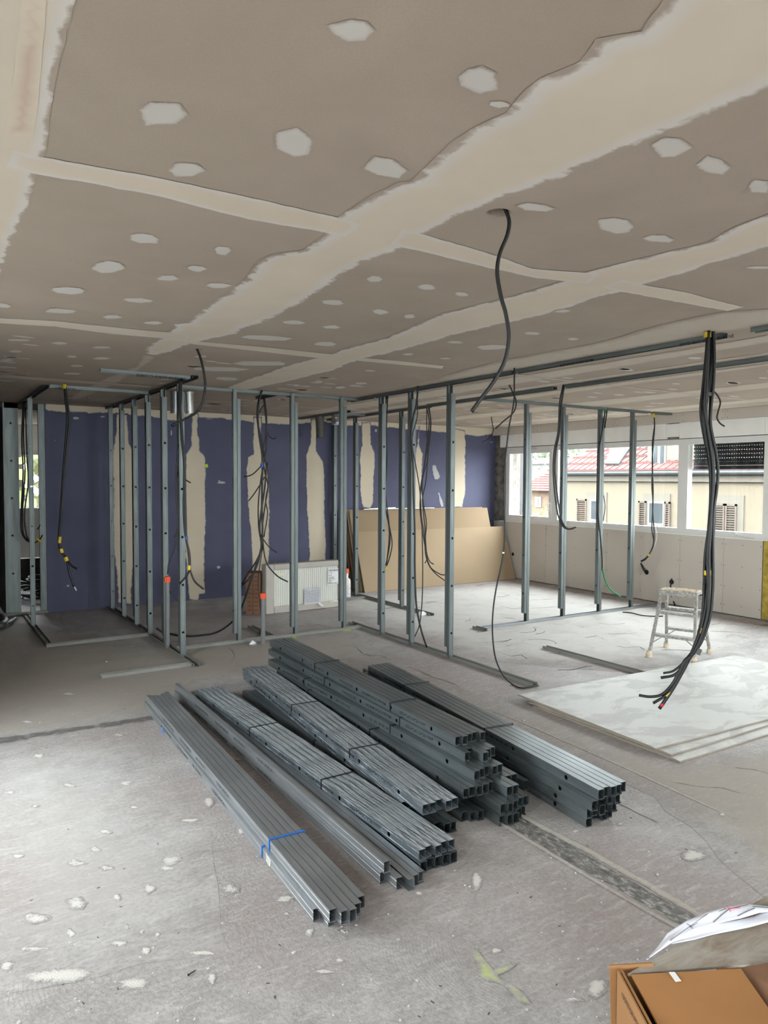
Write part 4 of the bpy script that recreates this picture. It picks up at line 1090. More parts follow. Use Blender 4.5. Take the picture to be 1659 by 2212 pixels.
# leaning against the blue wall
def leaning(label, x0, x1, y0, z0, y1, z1, mat=M_BRD, t=0.0125):
    o = tag(empty('plasterboard', ((x0+x1)/2, y0, 0)), label, 'plasterboard', 'plasterboards leaning on the blue wall')
    d = Vector((0, y1 - y0, z1 - z0)); n = Vector((0, d.z, -d.y)).normalized()
    p = [Vector((x0, y0, z0)), Vector((x1, y0, z0)), Vector((x1, y1, z1)), Vector((x0, y1, z1))]
    m = MB(); m.prism(p, n*0.0012); a = m.build('paper_face', mat, o); a.matrix_parent_inverse = Matrix.Translation(-Vector(o.location))
    m = MB(); m.prism([q + n*0.0012 for q in p], n*(t - 0.0012)); a = m.build('core', M_EDGEBR if mat is M_EDGEBR else M_BRDEDGE, o); a.matrix_parent_inverse = Matrix.Translation(-Vector(o.location))
leaning('front sheet of the leaning brown plasterboards, lower than those behind', 5.40, 8.29, 8.985, 0.004, 9.285, 0.855)
leaning('tall leaning plasterboard just behind the front sheet', 5.38, 8.02, 9.06, 0.004, 9.405, 1.165, M_BRD2)
leaning('tall leaning plasterboard with pale top edge, behind two others', 5.36, 7.95, 9.10, 0.004, 9.45, 1.175)
leaning('dark edged board at the left of the leaning stack', 5.33, 7.6, 9.16, 0.004, 9.50, 1.16, M_EDGEBR)
leaning('rearmost dark board leaning on the blue wall', 5.31, 7.7, 9.22, 0.004, 9.55, 1.17, M_EDGEBR)
m = MB(); p0 = PY(783, 1099, 9.40); m.box((p0.x, 9.36, 1.178), (p0.x + 1.3, 9.44, 1.186)); m.beam((p0.x + 0.1, 9.38, 1.186), (p0.x + 0.6, 9.44, 1.195), 0.05, 0.012); o = m.build('metal_offcut', M_GALV2); tag(o, 'thin steel offcuts lying on top of the leaning plasterboards', 'offcut')
# stacked on the floor
n_ = NT('dusty_board_face'); v_ = n_.coords('World')
f_ = n_.noise(n_.coords('World', (1.3, 2.2, 1)), 1.7, 4, 0.6, 1.2); g_ = n_.noise(v_, 9, 3, 0.6, 0.5)
c_ = n_.ramp(f_, [(0.44, S(172,171,168)), (0.52, S(192,192,189))]); c_ = n_.mix(n_.ramp(g_, [(0.55, (0,0,0)), (0.75, (0.5,)*3)]), c_, S(204,204,202))
n_.col(c_); n_.set(0.55, 0, 0.4); M_DUST = n_.m
M_SIDE = plain('board_edge_paper', S(150,138,124), 0.85, 0, 0.15, 4)
def flat_board(label, c, sx, sy, z, ang, t=0.0125):
    o = tag(empty('plasterboard', (c[0], c[1], z), math.radians(ang)), label, 'plasterboard', 'plasterboards stacked on the floor')
    b = 0.05
    m = MB(); x, y = sx/2, sy/2
    prof = [(-y, 0.001), (-y - 0.002, 0.004), (-y, 0.0085), (-y + b, t), (y - b, t), (y, 0.0085), (y + 0.002, 0.004), (y, 0.001)]
    m.prism([(-x, p[0], p[1]) for p in prof], (sx, 0, 0)); a = m.build('board_core', [M_SIDE], o)
    m = MB(); m.box((-x + 0.001, -y + b, t), (x - 0.001, y - b, t + 0.0006)); m.add([(-x+0.001,-y+0.002,0.0092),(x-0.001,-y+0.002,0.0092),(x-0.001,-y+b,t+0.0006),(-x+0.001,-y+b,t+0.0006)], [(0,1,2,3)]); m.add([(-x+0.001,y-0.002,0.0092),(x-0.001,y-0.002,0.0092),(x-0.001,y-b,t+0.0006),(-x+0.001,y-b,t+0.0006)], [(3,2,1,0)]); m.build('paper_face', M_DUST, o)
    return o
flat_board('lowest plasterboard on the floor, its front edge jutting out', (4.95, 3.20, 0), 2.5, 1.22, 0.0005, -0.6)
flat_board('middle plasterboard of the floor stack', (4.96, 3.27, 0), 2.5, 1.2, 0.0145, -0.2)
flat_board('topmost dusty plasterboard on the floor under the thick cable bundle', (4.985, 3.33, 0), 2.55, 1.25, 0.0285, -2.6)

# ------------------------------------------------------------------ step ladder splashed with plaster
n_ = NT('splashed_aluminium'); v_ = n_.coords('Object'); f_ = n_.noise(v_, 55, 4, 0.7, 0.8)
n_.col(n_.ramp(f_, [(0.40, S(128,126,123)), (0.52, S(158,154,149)), (0.64, S(190,186,179)), (0.72, S(128,114,103))])); n_.set(0.65, 0.15); n_.bump(n_.noise(v_, 80, 3), 0.9, 0.006); M_SPLASH = n_.m
M_CRUST = plain('plaster_crust', S(206,190,168), 0.95, 0, 0.2, 40, 1.0, 90)
ld = tag(empty('step_ladder', (6.0, 4.26, 0)), 'small aluminium step ladder crusted with plaster beside the floor boards', 'step ladder')
wv = Vector((0.33, -0.944, 0)); dv = Vector((0.944, 0.33, 0)); zh = 0.60
def lp(u, v, z): return wv*u + dv*v + Vector((0,0,z))
for s in (-1, 1):
    for f in (-1, 1):
        m = MB(); a = lp(s*0.20, f*0.255, 0.0); b = lp(s*0.155, f*0.075, zh - 0.03)
        m.beam(a + Vector((0,0,0.02)), b, 0.028, 0.024, wv); m.build('leg', M_SPLASH, ld)
        m = MB(); m.tube([a, a + Vector((0,0,0.03)), a + Vector((0,0,0.06))], [0.030, 0.028, 0.019], 10); m.build('foot', M_CRUST, ld)
for z, hw in ((0.205, 0.185), (0.41, 0.170)):
    for f in (-1, 1):
        v = f*(0.255 - (0.18*(z/(zh - 0.03))))
        m = MB(); m.obox(lp(0, v + f*0.012, z), wv*hw, dv*0.038, Vector((0,0,0.012)))
        o = m.build('step', M_SPLASH, ld)
        if z < 0.3:
            m = MB()
            for s in (-1, 1): m.beam(lp(s*0.185, v, z - 0.075), lp(s*0.10, v, z - 0.012), 0.016, 0.008)
            m.build('brace', M_SPLASH, ld)
m = MB(); m.obox(lp(0, 0, zh), wv*0.172, dv*0.095, Vector((0,0,0.012))); m.obox(lp(0, -0.095, zh - 0.012), wv*0.172, dv*0.006, Vector((0,0,0.024))); m.obox(lp(0, 0.095, zh - 0.012), wv*0.172, dv*0.006, Vector((0,0,0.024))); m.build('top_platform', M_SPLASH, ld)
m = MB(); vs = []; nx, ny = 24, 10
for i in range(nx + 1):
    for j in range(ny + 1):
        e = 1 if (0 < i < nx and 0 < j < ny) else 0
        vs.append(lp(-0.165 + 0.33*i/nx, -0.088 + 0.176*j/ny, zh + 0.012 + e*random.uniform(0.0, 0.012)))
m.add(vs, [(i*(ny+1)+j, (i+1)*(ny+1)+j, (i+1)*(ny+1)+j+1, i*(ny+1)+j+1) for i in range(nx) for j in range(ny)]); m.build('plaster_crust', M_CRUST, ld)

# ------------------------------------------------------------------ wrapped radiator, cartons, canister
M_CARD = plain('cardboard', S(146,104,65), 0.85, 0, 0.08, 3)
M_CARDD = plain('brown_cardboard', S(122,88,66), 0.85, 0, 0.12, 5)
M_GREYC = plain('grey_packing_card', S(186,180,172), 0.7, 0, 0.08, 4)
M_ENAM = plain('white_enamel', S(232,232,226), 0.35, 0, 0.02)
M_PAPER = plain('white_paper', S(232,232,234), 0.6, 0, 0.03)
n_ = NT('clear_film'); _t = n_.node('ShaderNodeBsdfTransparent'); _t.inputs['Color'].default_value = (0.95,0.95,0.95,1); _g = n_.node('ShaderNodeBsdfGlossy'); _g.inputs['Roughness'].default_value = 0.15; _x = n_.node('ShaderNodeMixShader'); _x.inputs[0].default_value = 0.12
n_.l(_t.outputs[0], _x.inputs[1]); n_.l(_g.outputs[0], _x.inputs[2]); n_.l(_x.outputs[0], n_.out.inputs['Surface']); M_FILM = n_.m
rd = tag(empty('radiator', (4.02, 8.2, 0), 0.03), 'white ribbed radiator in film with grey cardboard edges, before the blue wall', 'radiator')
x0, x1, y0, y1, zt = -0.52, 0.52, -0.06, 0.07, 0.60
m = MB(); m.box((x0 + 0.05, y0 + 0.03, 0.07), (x1 - 0.03, y1 - 0.01, zt - 0.06)); m.build('back_panel', M_ENAM, rd)
nb = 30
for i in range(nb):
    xc = x0 + 0.11 + (x1 - x0 - 0.16) * (i + 0.5)/nb; w_ = (x1 - x0 - 0.16)/nb*0.32
    m = MB(); m.prism([(xc - w_, y0 + 0.03, 0.08), (xc - w_*0.6, y0 + 0.018, 0.08), (xc + w_*0.6, y0 + 0.018, 0.08), (xc + w_, y0 + 0.03, 0.08)], (0, 0, zt - 0.16)); m.build('rib', M_ENAM, rd)
for nm, a, b in (('edge_cover', (x0, y0, 0.0), (x0 + 0.11, y1, zt)), ('edge_cover', (x1 - 0.03, y0, 0.0), (x1, y1, zt)), ('edge_cover', (x0 + 0.11, y0 + 0.004, 0.0), (x1 - 0.03, y1, 0.085)), ('edge_cover', (x0 + 0.11, y0 + 0.004, zt - 0.075), (x1 - 0.03, y1, zt))):
    m = MB(); m.box(a, b); o = m.build(nm, M_GREYC, rd); bv = o.modifiers.new('soft', 'BEVEL'); bv.width = 0.014; bv.segments = 3
m = MB(); m.box((x1 - 0.19, y0 - 0.002, 0.30), (x1 - 0.005, y0 + 0.001, 0.50)); lb = m.build('label', M_PAPER, rd)
for i, (s_, sz, zz) in enumerate((('HENRAD', 0.040, 0.462), ('EVERLINE', 0.014, 0.44), ('ECO', 0.024, 0.408))):
    put_text(s_, sz, 1.0, lb, frame4((x1 - 0.182, y0 - 0.0026, zz), (1,0,0), (0,0,1)))
m = MB()
for i in range(9):
    ww = random.uniform(0.03, 0.10); m.box((x1 - 0.182, y0 - 0.0028, 0.392 - i*0.009), (x1 - 0.182 + ww, y0 - 0.0021, 0.395 - i*0.009))
for i in range(7): m.box((x1 - 0.182 + i*0.024, y0 - 0.0028, 0.308), (x1 - 0.170 + i*0.024, y0 - 0.0021, 0.318))
m.build('print', M_INK, lb)
m = MB(); m.box((-0.005, y0 - 0.002, 0.075), (0.23, y0 + 0.008, 0.27)); nt = m.build('delivery_note_pouch', plain('grey_note', S(205,205,210), 0.5), rd)
m = MB(); m.box((0.015, y0 - 0.0035, 0.095), (0.205, y0 - 0.0015, 0.25)); m.build('note', plain('printed_note', S(186,186,194), 0.6, 0, 0.2, 60), nt)
m = MB(); m.box((x0 + 0.115, y0 + 0.008, 0.455), (x0 + 0.24, y0 + 0.011, 0.485)); m.build('sticker', plain('pale_sticker', S(226,222,196), 0.5), rd)
m = MB(); m.tube([(0.19, y0 - 0.004, 0.075), (0.22, y0 - 0.02, 0.05), (0.26, y0 - 0.02, 0.035)], [0.012, 0.016, 0.004], 6); m.tube([(0.36, y0 - 0.006, 0.075), (0.42, y0 - 0.012, 0.085), (0.5, y0 - 0.006, 0.078)], [0.004, 0.010, 0.003], 6); m.build('film_scrap', M_PAPER, rd)
# crumpled film on top
m = MB(); vs = []
for i in range(27):
    for j in range(4): vs.append((x0 + 0.02 + (x1 - x0 - 0.04)*i/26, y0 + 0.01 + j*0.035, zt + 0.002 + random.uniform(0, 0.012) + (0.012 if 3 < i < 9 else 0)))
m.add(vs, [(i*4+j, (i+1)*4+j, (i+1)*4+j+1, i*4+j+1) for i in range(26) for j in range(3)]); m.build('film', M_FILM, rd)
# brown carton beside it
bc = tag(empty('carton', (3.44, 8.32, 0), -0.55), 'tall narrow brown carton with a paper label beside the wrapped radiator', 'carton')
m = MB(); m.box((-0.085, -0.13, 0), (0.085, 0.13, 0.50)); o = m.build('body', M_CARDD, bc)
m = MB(); m.box((-0.0865, -0.09, 0.12), (-0.0845, -0.02, 0.25)); m.build('label', M_PAPER, bc)
m = MB(); m.box((-0.002, -0.1315, 0.0), (0.002, -0.1295, 0.5)); m.build('flap_seam', M_INK, bc)
m = MB()
for i in range(9):
    for j in range(2): m.box((-0.06 + j*0.075, -0.1312, 0.05 + i*0.05), (-0.015 + j*0.075, -0.1298, 0.062 + i*0.05))
m.build('print', plain('carton_print', S(92,66,48), 0.85), bc)
# canister
cn = tag(empty('canister', (4.93, 8.74, 0)), 'white plastic canister with orange cap between studs and leaning boards', 'canister')
n_ = NT('canister_label'); v_ = n_.coords('Object'); n_.col(n_.ramp(n_.noise(v_, 45, 2, 0.6, 1.5), [(0.46, S(236,236,234)), (0.52, S(120,120,124)), (0.56, S(236,236,234))])); n_.set(0.45); M_CAN = n_.m
prof = [(0.001, 0), (0.075, 0.0), (0.08, 0.01), (0.08, 0.24), (0.072, 0.262), (0.05, 0.275), (0.045, 0.29), (0.05, 0.31), (0.05, 0.345), (0.001, 0.345)]
def lathe(prof, n=20):
    m = MB(); vs = [(r*math.cos(2*PI*j/n), r*math.sin(2*PI*j/n), z) for r, z in prof for j in range(n)]
    m.add(vs, [(i*n+j, i*n+(j+1)%n, (i+1)*n+(j+1)%n, (i+1)*n+j) for i in range(len(prof)-1) for j in range(n)]); return m
lathe(prof).build('body', M_CAN, cn, True)
o = lathe([(0.001, 0), (0.055, 0), (0.057, 0.005), (0.055, 0.055), (0.05, 0.06), (0.001, 0.06)]).build('cap', plain('orange_cap', S(230,92,46), 0.5), cn, False); o.location.z = 0.345
# capped waste pipes rising from the floor
M_PIPE = plain('grey_pvc_pipe', S(112,114,116), 0.5, 0, 0.08)
M_ORANGE = plain('orange_tape', S(226,84,44), 0.6, 0, 0.08)
for (px, py, yy, r, zt, lab) in ((362, 1400, 7.0, 0.020, 0.66, 'grey floor pipe with orange cap behind the six stud partition'), (568, 1390, 6.72, 0.022, 0.47, 'grey floor pipe with orange cap before the three stud partition')):
    p = PY(px, py, yy); t = tag(empty('waste_pipe', (p.x, yy, 0)), lab, 'pipe', 'capped floor pipes')
    m = MB(); m.cyl((0,0,0), (0.004,0,zt), r, 16); m.ring((0,0,0.04), (0,0,1), r, r + 0.003, 0.05, 16); m.build('pipe', M_PIPE, t, False)
    m = MB(); m.cyl((0.004,0,zt - 0.025), (0.004,0,zt + 0.03), r + 0.002, 16); m.box((-r - 0.004, -0.012, zt - 0.02), (r + 0.008, 0.012, zt + 0.026)); m.build('cap', M_ORANGE, t)

# ------------------------------------------------------------------ ventilation stubs under the ceiling
M_DUCT = galva('duct_steel', S(190,190,188), 0.35, 0.85)
def duct(label, x, y, z0, z1, r, mat, tilt=(0,0), flange=True, name='duct_stub'):
    t = tag(empty(name, (x, y, z1)), label, 'duct')
    m = MB(); d = Vector((tilt[0], tilt[1], z0 - z1)); m.ring((0,0,0), d, r - 0.002, r, d.length, 24); o = m.build('pipe', mat, t); smooth_by_angle(o)
    if flange: m = MB(); m.ring((0,0,-0.004), (0,0,-1), r, r + 0.010, 0.012, 24); m.build('flange', mat, t)
    return t
duct('dull galvanised duct stub behind the near stud of the six stud partition', 2.235, 7.45, 2.285, H - 0.002, 0.055, M_GALV2, (0,0), False)
duct('shiny galvanised duct stub with collar hanging right of the near stud', 2.345, 7.38, 2.285, H - 0.002, 0.048, M_DUCT, (0.01,0))
duct('dark grey plastic duct stub hanging before the blue wall', 4.66, 8.98, 2.19, H - 0.002, 0.058, plain('dark_grey_pvc', S(82,80,76), 0.55), (0.02,0), False)
t = tag(empty('flexible_duct', (4.86, 8.82, H - 0.002)), 'crinkled silver flexible duct collar beside the dark duct stub', 'duct')
m = MB(); vs = []; n = 28
for i in range(9):
    for j in range(n): r = 0.082 + (0.005 if i % 2 else 0) + random.uniform(-0.002, 0.002); vs.append((r*math.cos(2*PI*j/n), r*math.sin(2*PI*j/n), -i*0.013))
m.add(vs, [(i*n+j, i*n+(j+1)%n, (i+1)*n+(j+1)%n, (i+1)*n+j) for i in range(8) for j in range(n)]); m.build('foil', galva('foil', S(225,225,222), 0.22, 0.95), t)
m = MB(); m.ring((0,0,-0.104), (0,0,-1), 0.078, 0.088, 0.028, 28); m.build('rim', M_GALV2, t)

# ------------------------------------------------------------------ open carton with dusty sheet and plans, front right
cb_ = tag(empty('cardboard_box', (1.40, 0.80, 0)), 'open tan cardboard box at the lower right corner of the picture', 'cardboard box')
inv = Matrix.Translation(-Vector(cb_.location))
e2 = Vector((0.863, -0.505, 0)); e1 = Vector((-0.505, -0.863, 0)); C0 = Vector((1.356, 1.093, 0)); ZT = 0.50
def bp(a, b, z): return C0 + e2*a + e1*b + Vector((0,0,z))
def slab(name, pts, th, mat, par=None):
    m = MB(); m.prism(pts, th); o = m.build(name, mat, par or cb_)
    if par is None: o.matrix_parent_inverse = inv
    return o
LW, LD = 0.275, 0.46
M_KRAFT = plain('kraft_board', S(154,108,64), 0.8, 0, 0.06, 5)
slab('left_wall', [bp(0, 0, 0), bp(0, LD, 0), bp(0, LD, ZT), bp(0, 0, ZT)], -e2*0.006, M_CARD)
slab('rear_wall', [bp(-0.006, 0, 0), bp(LW, 0, 0), bp(LW, 0, ZT - 0.01), bp(-0.006, 0, ZT - 0.01)], -e1*0.006, M_CARD)
slab('rear_flap', [bp(-0.02, -0.012, ZT - 0.14), bp(0.16, -0.012, ZT - 0.14), bp(0.075, -0.012, ZT + 0.006), bp(-0.026, -0.012, ZT + 0.002)], -e1*0.004, M_CARD)
slab('right_wall', [bp(LW, 0, 0), bp(LW, LD, 0), bp(LW, LD, ZT - 0.02), bp(LW, 0, ZT - 0.02)], e2*0.006, M_CARDD)
slab('front_wall', [bp(0, LD, 0), bp(LW, LD, 0), bp(LW, LD, ZT), bp(0, LD, ZT)], e1*0.006, M_CARD)
slab('bottom', [bp(0, 0, 0.001), bp(LW, 0, 0.001), bp(LW, LD, 0.001), bp(0, LD, 0.001)], (0,0,0.005), M_CARD)
fl = slab('inner_flap', [bp(0.014, 0.018, ZT - 0.004), bp(LW - 0.004, 0.014, ZT + 0.002), bp(LW + 0.004, LD - 0.02, ZT - 0.045), bp(0.030, LD - 0.02, ZT - 0.05)], (0,0,0.005), M_KRAFT)
m = MB(); p = bp(0.10, 0.018, ZT + 0.0045); m.prism([p, p + e2*0.014, p + e2*0.016 + e1*0.03, p + e2*0.002 + e1*0.032], (0,0,0.0006)); o = m.build('tape_piece', M_PAPER, fl); o.matrix_parent_inverse = Matrix()
slab('right_flap', [bp(LW + 0.002, -0.01, ZT - 0.015), bp(LW + 0.012, LD, ZT - 0.05), bp(LW + 0.20, LD - 0.06, ZT + 0.06), bp(LW + 0.19, 0.02, ZT + 0.045)], (0,0,0.005), M_CARDD)
slab('left_flap', [bp(-0.008, 0.0, ZT - 0.16), bp(-0.008, LD, ZT - 0.16), bp(-0.012, LD, ZT + 0.002), bp(-0.010, 0.004, ZT + 0.002)], -e2*0.004, M_CARD)
for i, s_ in enumerate(('NOTE DE POSE - INSTALLATION', '5x')):
    put_text(s_, 0.016, 1.0, cb_, frame4(bp(-0.0165, 0.04 + i*0.07, ZT - 0.035 - i*0.03) - Vector(cb_.location), e1, (0,0,1)))
# dusty sheet lying across it
n_ = NT('dusty_cardboard'); v_ = n_.coords('World'); f_ = n_.noise(n_.coords('World', (0.6, 2.2, 1)), 9, 4, 0.7, 1.0)
n_.col(n_.mix(n_.ramp(n_.noise(n_.coords('World', (0.5, 3, 1)), 16, 4, 0.7), [(0.66, (0,0,0)), (0.74, (0.7,)*3)]), n_.ramp(f_, [(0.3, S(128,110,94)), (0.55, S(158,150,140)), (0.75, S(172,166,158))]), S(214,208,200))); n_.set(0.75); M_DCARD = n_.m
st_ = tag(empty('cardboard_sheet', (1.7, 0.9, ZT)), 'dusty grey brown cardboard sheet lying behind the tan box flap', 'cardboard')
m = MB()
poly = [Vector((1.357, 1.080, ZT - 0.008)), Vector((2.15, 1.092, ZT - 0.008)), Vector((2.15, 0.55, ZT - 0.008)), bp(LW + 0.21, -0.004, ZT - 0.008), bp(LW, -0.012, ZT - 0.008)]
m.prism(poly, (0,0,0.006)); o = m.build('sheet', M_DCARD, st_); o.matrix_parent_inverse = Matrix.Translation(-Vector(st_.location))
lc = tag(empty('carton', (1.9, 0.84, 0)), 'closed carton standing underneath the dusty cardboard sheet', 'carton')
m = MB(); m.box((-0.23, -0.22, 0.0), (0.23, 0.22, ZT - 0.0095)); m.build('body', M_CARD, lc); m = MB(); m.box((-0.23, -0.025, ZT - 0.0095), (0.23, 0.025, ZT - 0.0090)); m.build('tape', M_CARDD, lc)
# plans
n_ = NT('plan_paper'); n_.col(S(228,229,240)); n_.set(0.55); M_PLAN = n_.m
M_LINE = plain('plan_line', S(70,72,80), 0.7); M_RED = plain('red_line', S(200,60,80), 0.7)
def paper(name, label, edgeA, edgeB, lift, seed):
    """sheet spanned between two pixel polylines, gently waved"""
    t = tag(empty(name, (1.6, 1.05, ZT)), label, 'paper', 'plans on the dusty sheet')
    k = len(edgeA); rows = 7; vs = []
    for i in range(k):
        a, b = G(*edgeA[i], ZT + lift[0]), G(*edgeB[i], ZT + lift[1])
        for j in range(rows):
            s = j/(rows - 1); p = a.lerp(b, s); p.z += 0.006*math.sin(seed + i*1.3 + s*4) * s
            vs.append(p)
    m = MB(); fs = [(i*rows+j, (i+1)*rows+j, (i+1)*rows+j+1, i*rows+j+1) for i in range(k-1) for j in range(rows-1)]
    m.add(vs, fs); o = m.build('sheet', M_PLAN, t, True); o.matrix_parent_inverse = Matrix.Translation(-Vector(t.location))
    sd = o.modifiers.new('thick', 'SOLIDIFY'); sd.thickness = 0.0006
    return t, vs, rows
t1, v1, r1 = paper('plan_sheet', 'upper white plan drawing draped on the dusty cardboard sheet', [(1396,2074),(1450,2037),(1500,2009),(1545,1996),(1600,1984),(1640,1972),(1700,1965)], [(1400,2068),(1441,2014),(1480,1994),(1525,1976),(1562,1960),(1612,1948),(1700,1962)], (0.014, 0.020), 0.5)
t2, v2, r2 = paper('plan_sheet', 'lower white plan sheet with curled front edge on the dusty cardboard sheet', [(1452,2039),(1500,2030),(1540,2019),(1580,2011),(1620,2003),(1660,1992),(1700,1985)], [(1450,2034),(1500,2010),(1545,1998),(1590,1986),(1630,1975),(1660,1965),(1700,1960)], (0.004, 0.008), 2.0)
m = MB()
for i, j, i2, j2 in ((1,1,3,5),(2,1,2,5),(3,1,4,4),(4,4,5,5),(2,3,4,5),(4,1,5,2),(5,3,6,4)):
    m.tube([v1[i*r1+j] + Vector((0,0,0.0012)), (v1[i*r1+j] + v1[i2*r1+j2])/2 + Vector((0,0,0.0022)), v1[i2*r1+j2] + Vector((0,0,0.0012))], 0.0008, 4)
o = m.build('drawn_lines', M_LINE, t1); o.matrix_parent_inverse = Matrix.Translation(-Vector(t1.location))
m = MB(); q = v1[4*r1+4] + Vector((0,0,0.0025)); m.tube([q, q + Vector((0.03, -0.012, 0))], 0.0009, 4); m.tube([q + Vector((-0.008,-0.01,0)), q + Vector((0.008,0.01,0))], 0.0009, 4); o = m.build('red_mark', M_RED, t1); o.matrix_parent_inverse = Matrix.Translation(-Vector(t1.location))

# ------------------------------------------------------------------ small things on the window sill
def sill_y(px, py): return PXX(px, py, XW).y
m = MB(); yc = sill_y(1283, 1137)
for k in range(3): m.tube(catmull([(XW - 0.005 + 0.01*k, yc - 0.12 + 0.06*k + 0.03*q, ZF0 + 0.012 + 0.012*math.sin(q*1.7 + k)) for q in range(5)], 3), 0.011, 6)
tag(m.build('cloth_rag', M_PAPER, None, True), 'small crumpled white rag on the sill of the middle window', 'rag')
m = MB(); yc = sill_y(1610, 1158); pts = catmull([(XW + 0.02, yc + 0.16, ZF0 + 0.004), (XW - 0.005, yc + 0.10, ZF0 + 0.035), (XW + 0.005, yc + 0.13, ZF0 + 0.055), (XW - 0.02, yc + 0.05, ZF0 + 0.03), (XW - 0.02, yc - 0.12, ZF0 + 0.004)], 5)
for a, b in zip(pts, pts[1:]): m.beam(a, b, 0.024, 0.003, (0.3,0,1))
tag(m.build('foam_strip', M_PAPER), 'curled white sealing strip on the sill of the right window', 'strip')

# ------------------------------------------------------------------ hanging cables
M_CAB = plain('black_cable', S(17,17,18), 0.5, 0, 0.12, 20)
M_CABG = plain('grey_cable', S(70,70,70), 0.5)
M_GREEN = plain('green_conduit', S(24,120,72), 0.45)
M_YEL = plain('yellow_tape', S(206,176,34), 0.55)
M_BLUT = plain('blue_tape', S(36,82,170), 0.55)
M_GRYT = plain('grey_tape', S(78,78,78), 0.6)
M_REDT = plain('red_tape', S(190,30,44), 0.55)
M_COPPER = plain('bare_wire', S(200,196,190), 0.4, 0.5)
def depth_of(p): return Vector(p).dot(FH)
def cable(label, anchor, strands, tapes=(), group='hanging black cables', name='hanging_cable'):
    """strands: (radius, [(px, py[, extra depth])...][, material]); tapes: (px, py, half length, radius, material)"""
    D = depth_of(anchor)
    t = tag(empty(name, (anchor.x, anchor.y, min(anchor.z, H))), label, 'cable', group)
    inv = Matrix.Translation(-Vector(t.location))
    for s in strands:
        r, pts = s[0], s[1]; mat = s[2] if len(s) > 2 else M_CAB
        w = []
        for p in pts:
            q = PD(p[0], p[1], D + (p[2] if len(p) > 2 else 0.0))
            if q.z < r + 0.001: q = G(p[0], p[1], r + 0.001)
            q.z = min(q.z, H + 0.045)
            w.append(q)
        m = MB(); m.tube(catmull(w, 5), r, 8); o = m.build('strand', mat, t, True); o.matrix_parent_inverse = inv
    for (x, y, hl, r, mat, sl) in tapes:
        c = PD(x, y, D); a = PD(x + sl, y + 10, D); d = (a - c).normalized()
        m = MB(); m.cyl(c - d*hl, c + d*hl, r, 12); o = m.build('tape_wrap', mat, t); o.matrix_parent_inverse = inv
    return t
def up(p, dx=0): return [(p[0] + dx, p[1] - 8)] + [p]
cable('thick single cable hanging from the ragged ceiling hole', G(1077, 458, H), [(0.0066, [(1086,440),(1094,458),(1100,480),(1095,510),(1079,550),(1074,590),(1082,640),(1093,680),(1099,730),(1090,780),(1066,825),(1036,865),(1018,890)])], [(1019, 888, 0.004, 0.0045, M_COPPER, -9)])
_b = [(1530,712),(1529,760),(1525,830),(1521,880),(1523,920),(1535,1000),(1537,1050),(1535,1100),(1533,1150),(1529,1200),(1528,1260),(1524,1320),(1512,1370),(1498,1405)]
def shift(l, dx, dz=0.0, amp=0.0, ph=0.0): return [(x + dx + amp*math.sin(ph + i*0.9), y, dz) for i, (x, y) in enumerate(l)]
cable('thick bundle of black cables with yellow tape hanging over the floor plasterboards', G(1530, 715, H), [
    (0.0105, shift(_b, 0, 0, 1.5, 0) + [(1480,1440),(1458,1480),(1440,1508),(1424,1531)]),
    (0.0085, shift(_b, 6, 0.02, 3, 1) + [(1478,1428),(1462,1470),(1440,1500),(1411,1519)]),
    (0.0085, shift(_b, -4, 0.01, 3, 2) + [(1482,1425),(1466,1452),(1452,1478),(1430,1500),(1405,1505),(1381,1502)]),
    (0.0065, shift(_b, 2, -0.02, 4, 3.2) + [(1480,1428),(1455,1449),(1433,1454)]),
    (0.0085, shift(_b, 3, -0.02, 2, 4) + [(1482,1432),(1458,1457),(1428,1464)]),
    (0.0080, shift(_b, 8, 0.03, 5, 5.2)),
    (0.0090, [(1541,700),(1541,716),(1543,770),(1541,830),(1536,880),(1535,920),(1547,980),(1551,1020),(1548,1060),(1541,1110),(1540,1180),(1540,1260),(1534,1330),(1518,1380),(1502,1408)]),
    (0.0065, [(1521,870),(1518,905),(1524,950),(1532,990),(1535,1020)])],
    [(1528,723,0.016,0.021,M_YEL,0),(1528,1237,0.014,0.020,M_YEL,0),(1514,1362,0.016,0.011,M_YEL,-3),(1505,1406,0.018,0.026,M_GRYT,-4),(1430,1523,0.008,0.0115,M_REDT,-8),(1529,852,0.010,0.020,M_GRYT,0),(1443,1499,0.018,0.0092,M_YEL,-11)])
cable('single cable curving from the ceiling left of the middle', G(428, 754, H), [(0.0085, [(420,743),(426,755),(435,780),(442,815),(443,840),(437,870),(425,890),(400,905),(370,920)])])
cable('taped cable bundle hanging before the blue wall at the left', G(140, 836, H - 0.03), [
    (0.010, [(139,832),(141,860),(145,900),(143,940),(138,1000),(134,1060),(130,1120),(127,1165),(131,1190),(143,1207),(150,1238),(160,1268)]),
    (0.010, [(141,832),(144,860),(149,900),(147,940),(141,1000),(136,1060),(132,1120),(128,1165),(133,1190),(144,1208),(155,1222),(167,1229)]),
    (0.006, [(160,1266),(162,1270),(165,1276)], M_COPPER)],
    [(139,835,0.02,0.02,M_YEL,0),(129,1166,0.03,0.014,M_YEL,-1),(133,1190,0.02,0.016,M_YEL,3),(143,1208,0.02,0.018,M_YEL,4)])
cable('loop of thin cables between the posts at the far left', G(50, 872, H - 0.03), [
    (0.008, [(50,868),(47,950),(50,1020),(46,1100),(46,1145),(55,1165),(66,1172)]), (0.008, [(52,868),(51,950),(54,1020),(49,1100),(50,1150),(60,1168)]),
    (0.008, [(55,880),(58,980),(61,1040),(53,1110),(57,1155),(66,1170),(75,1172),(85,1166),(92,1156)]), (0.006, [(87,1134),(81,1144)])], [(84,1167,0.03,0.015,M_YEL,12)])
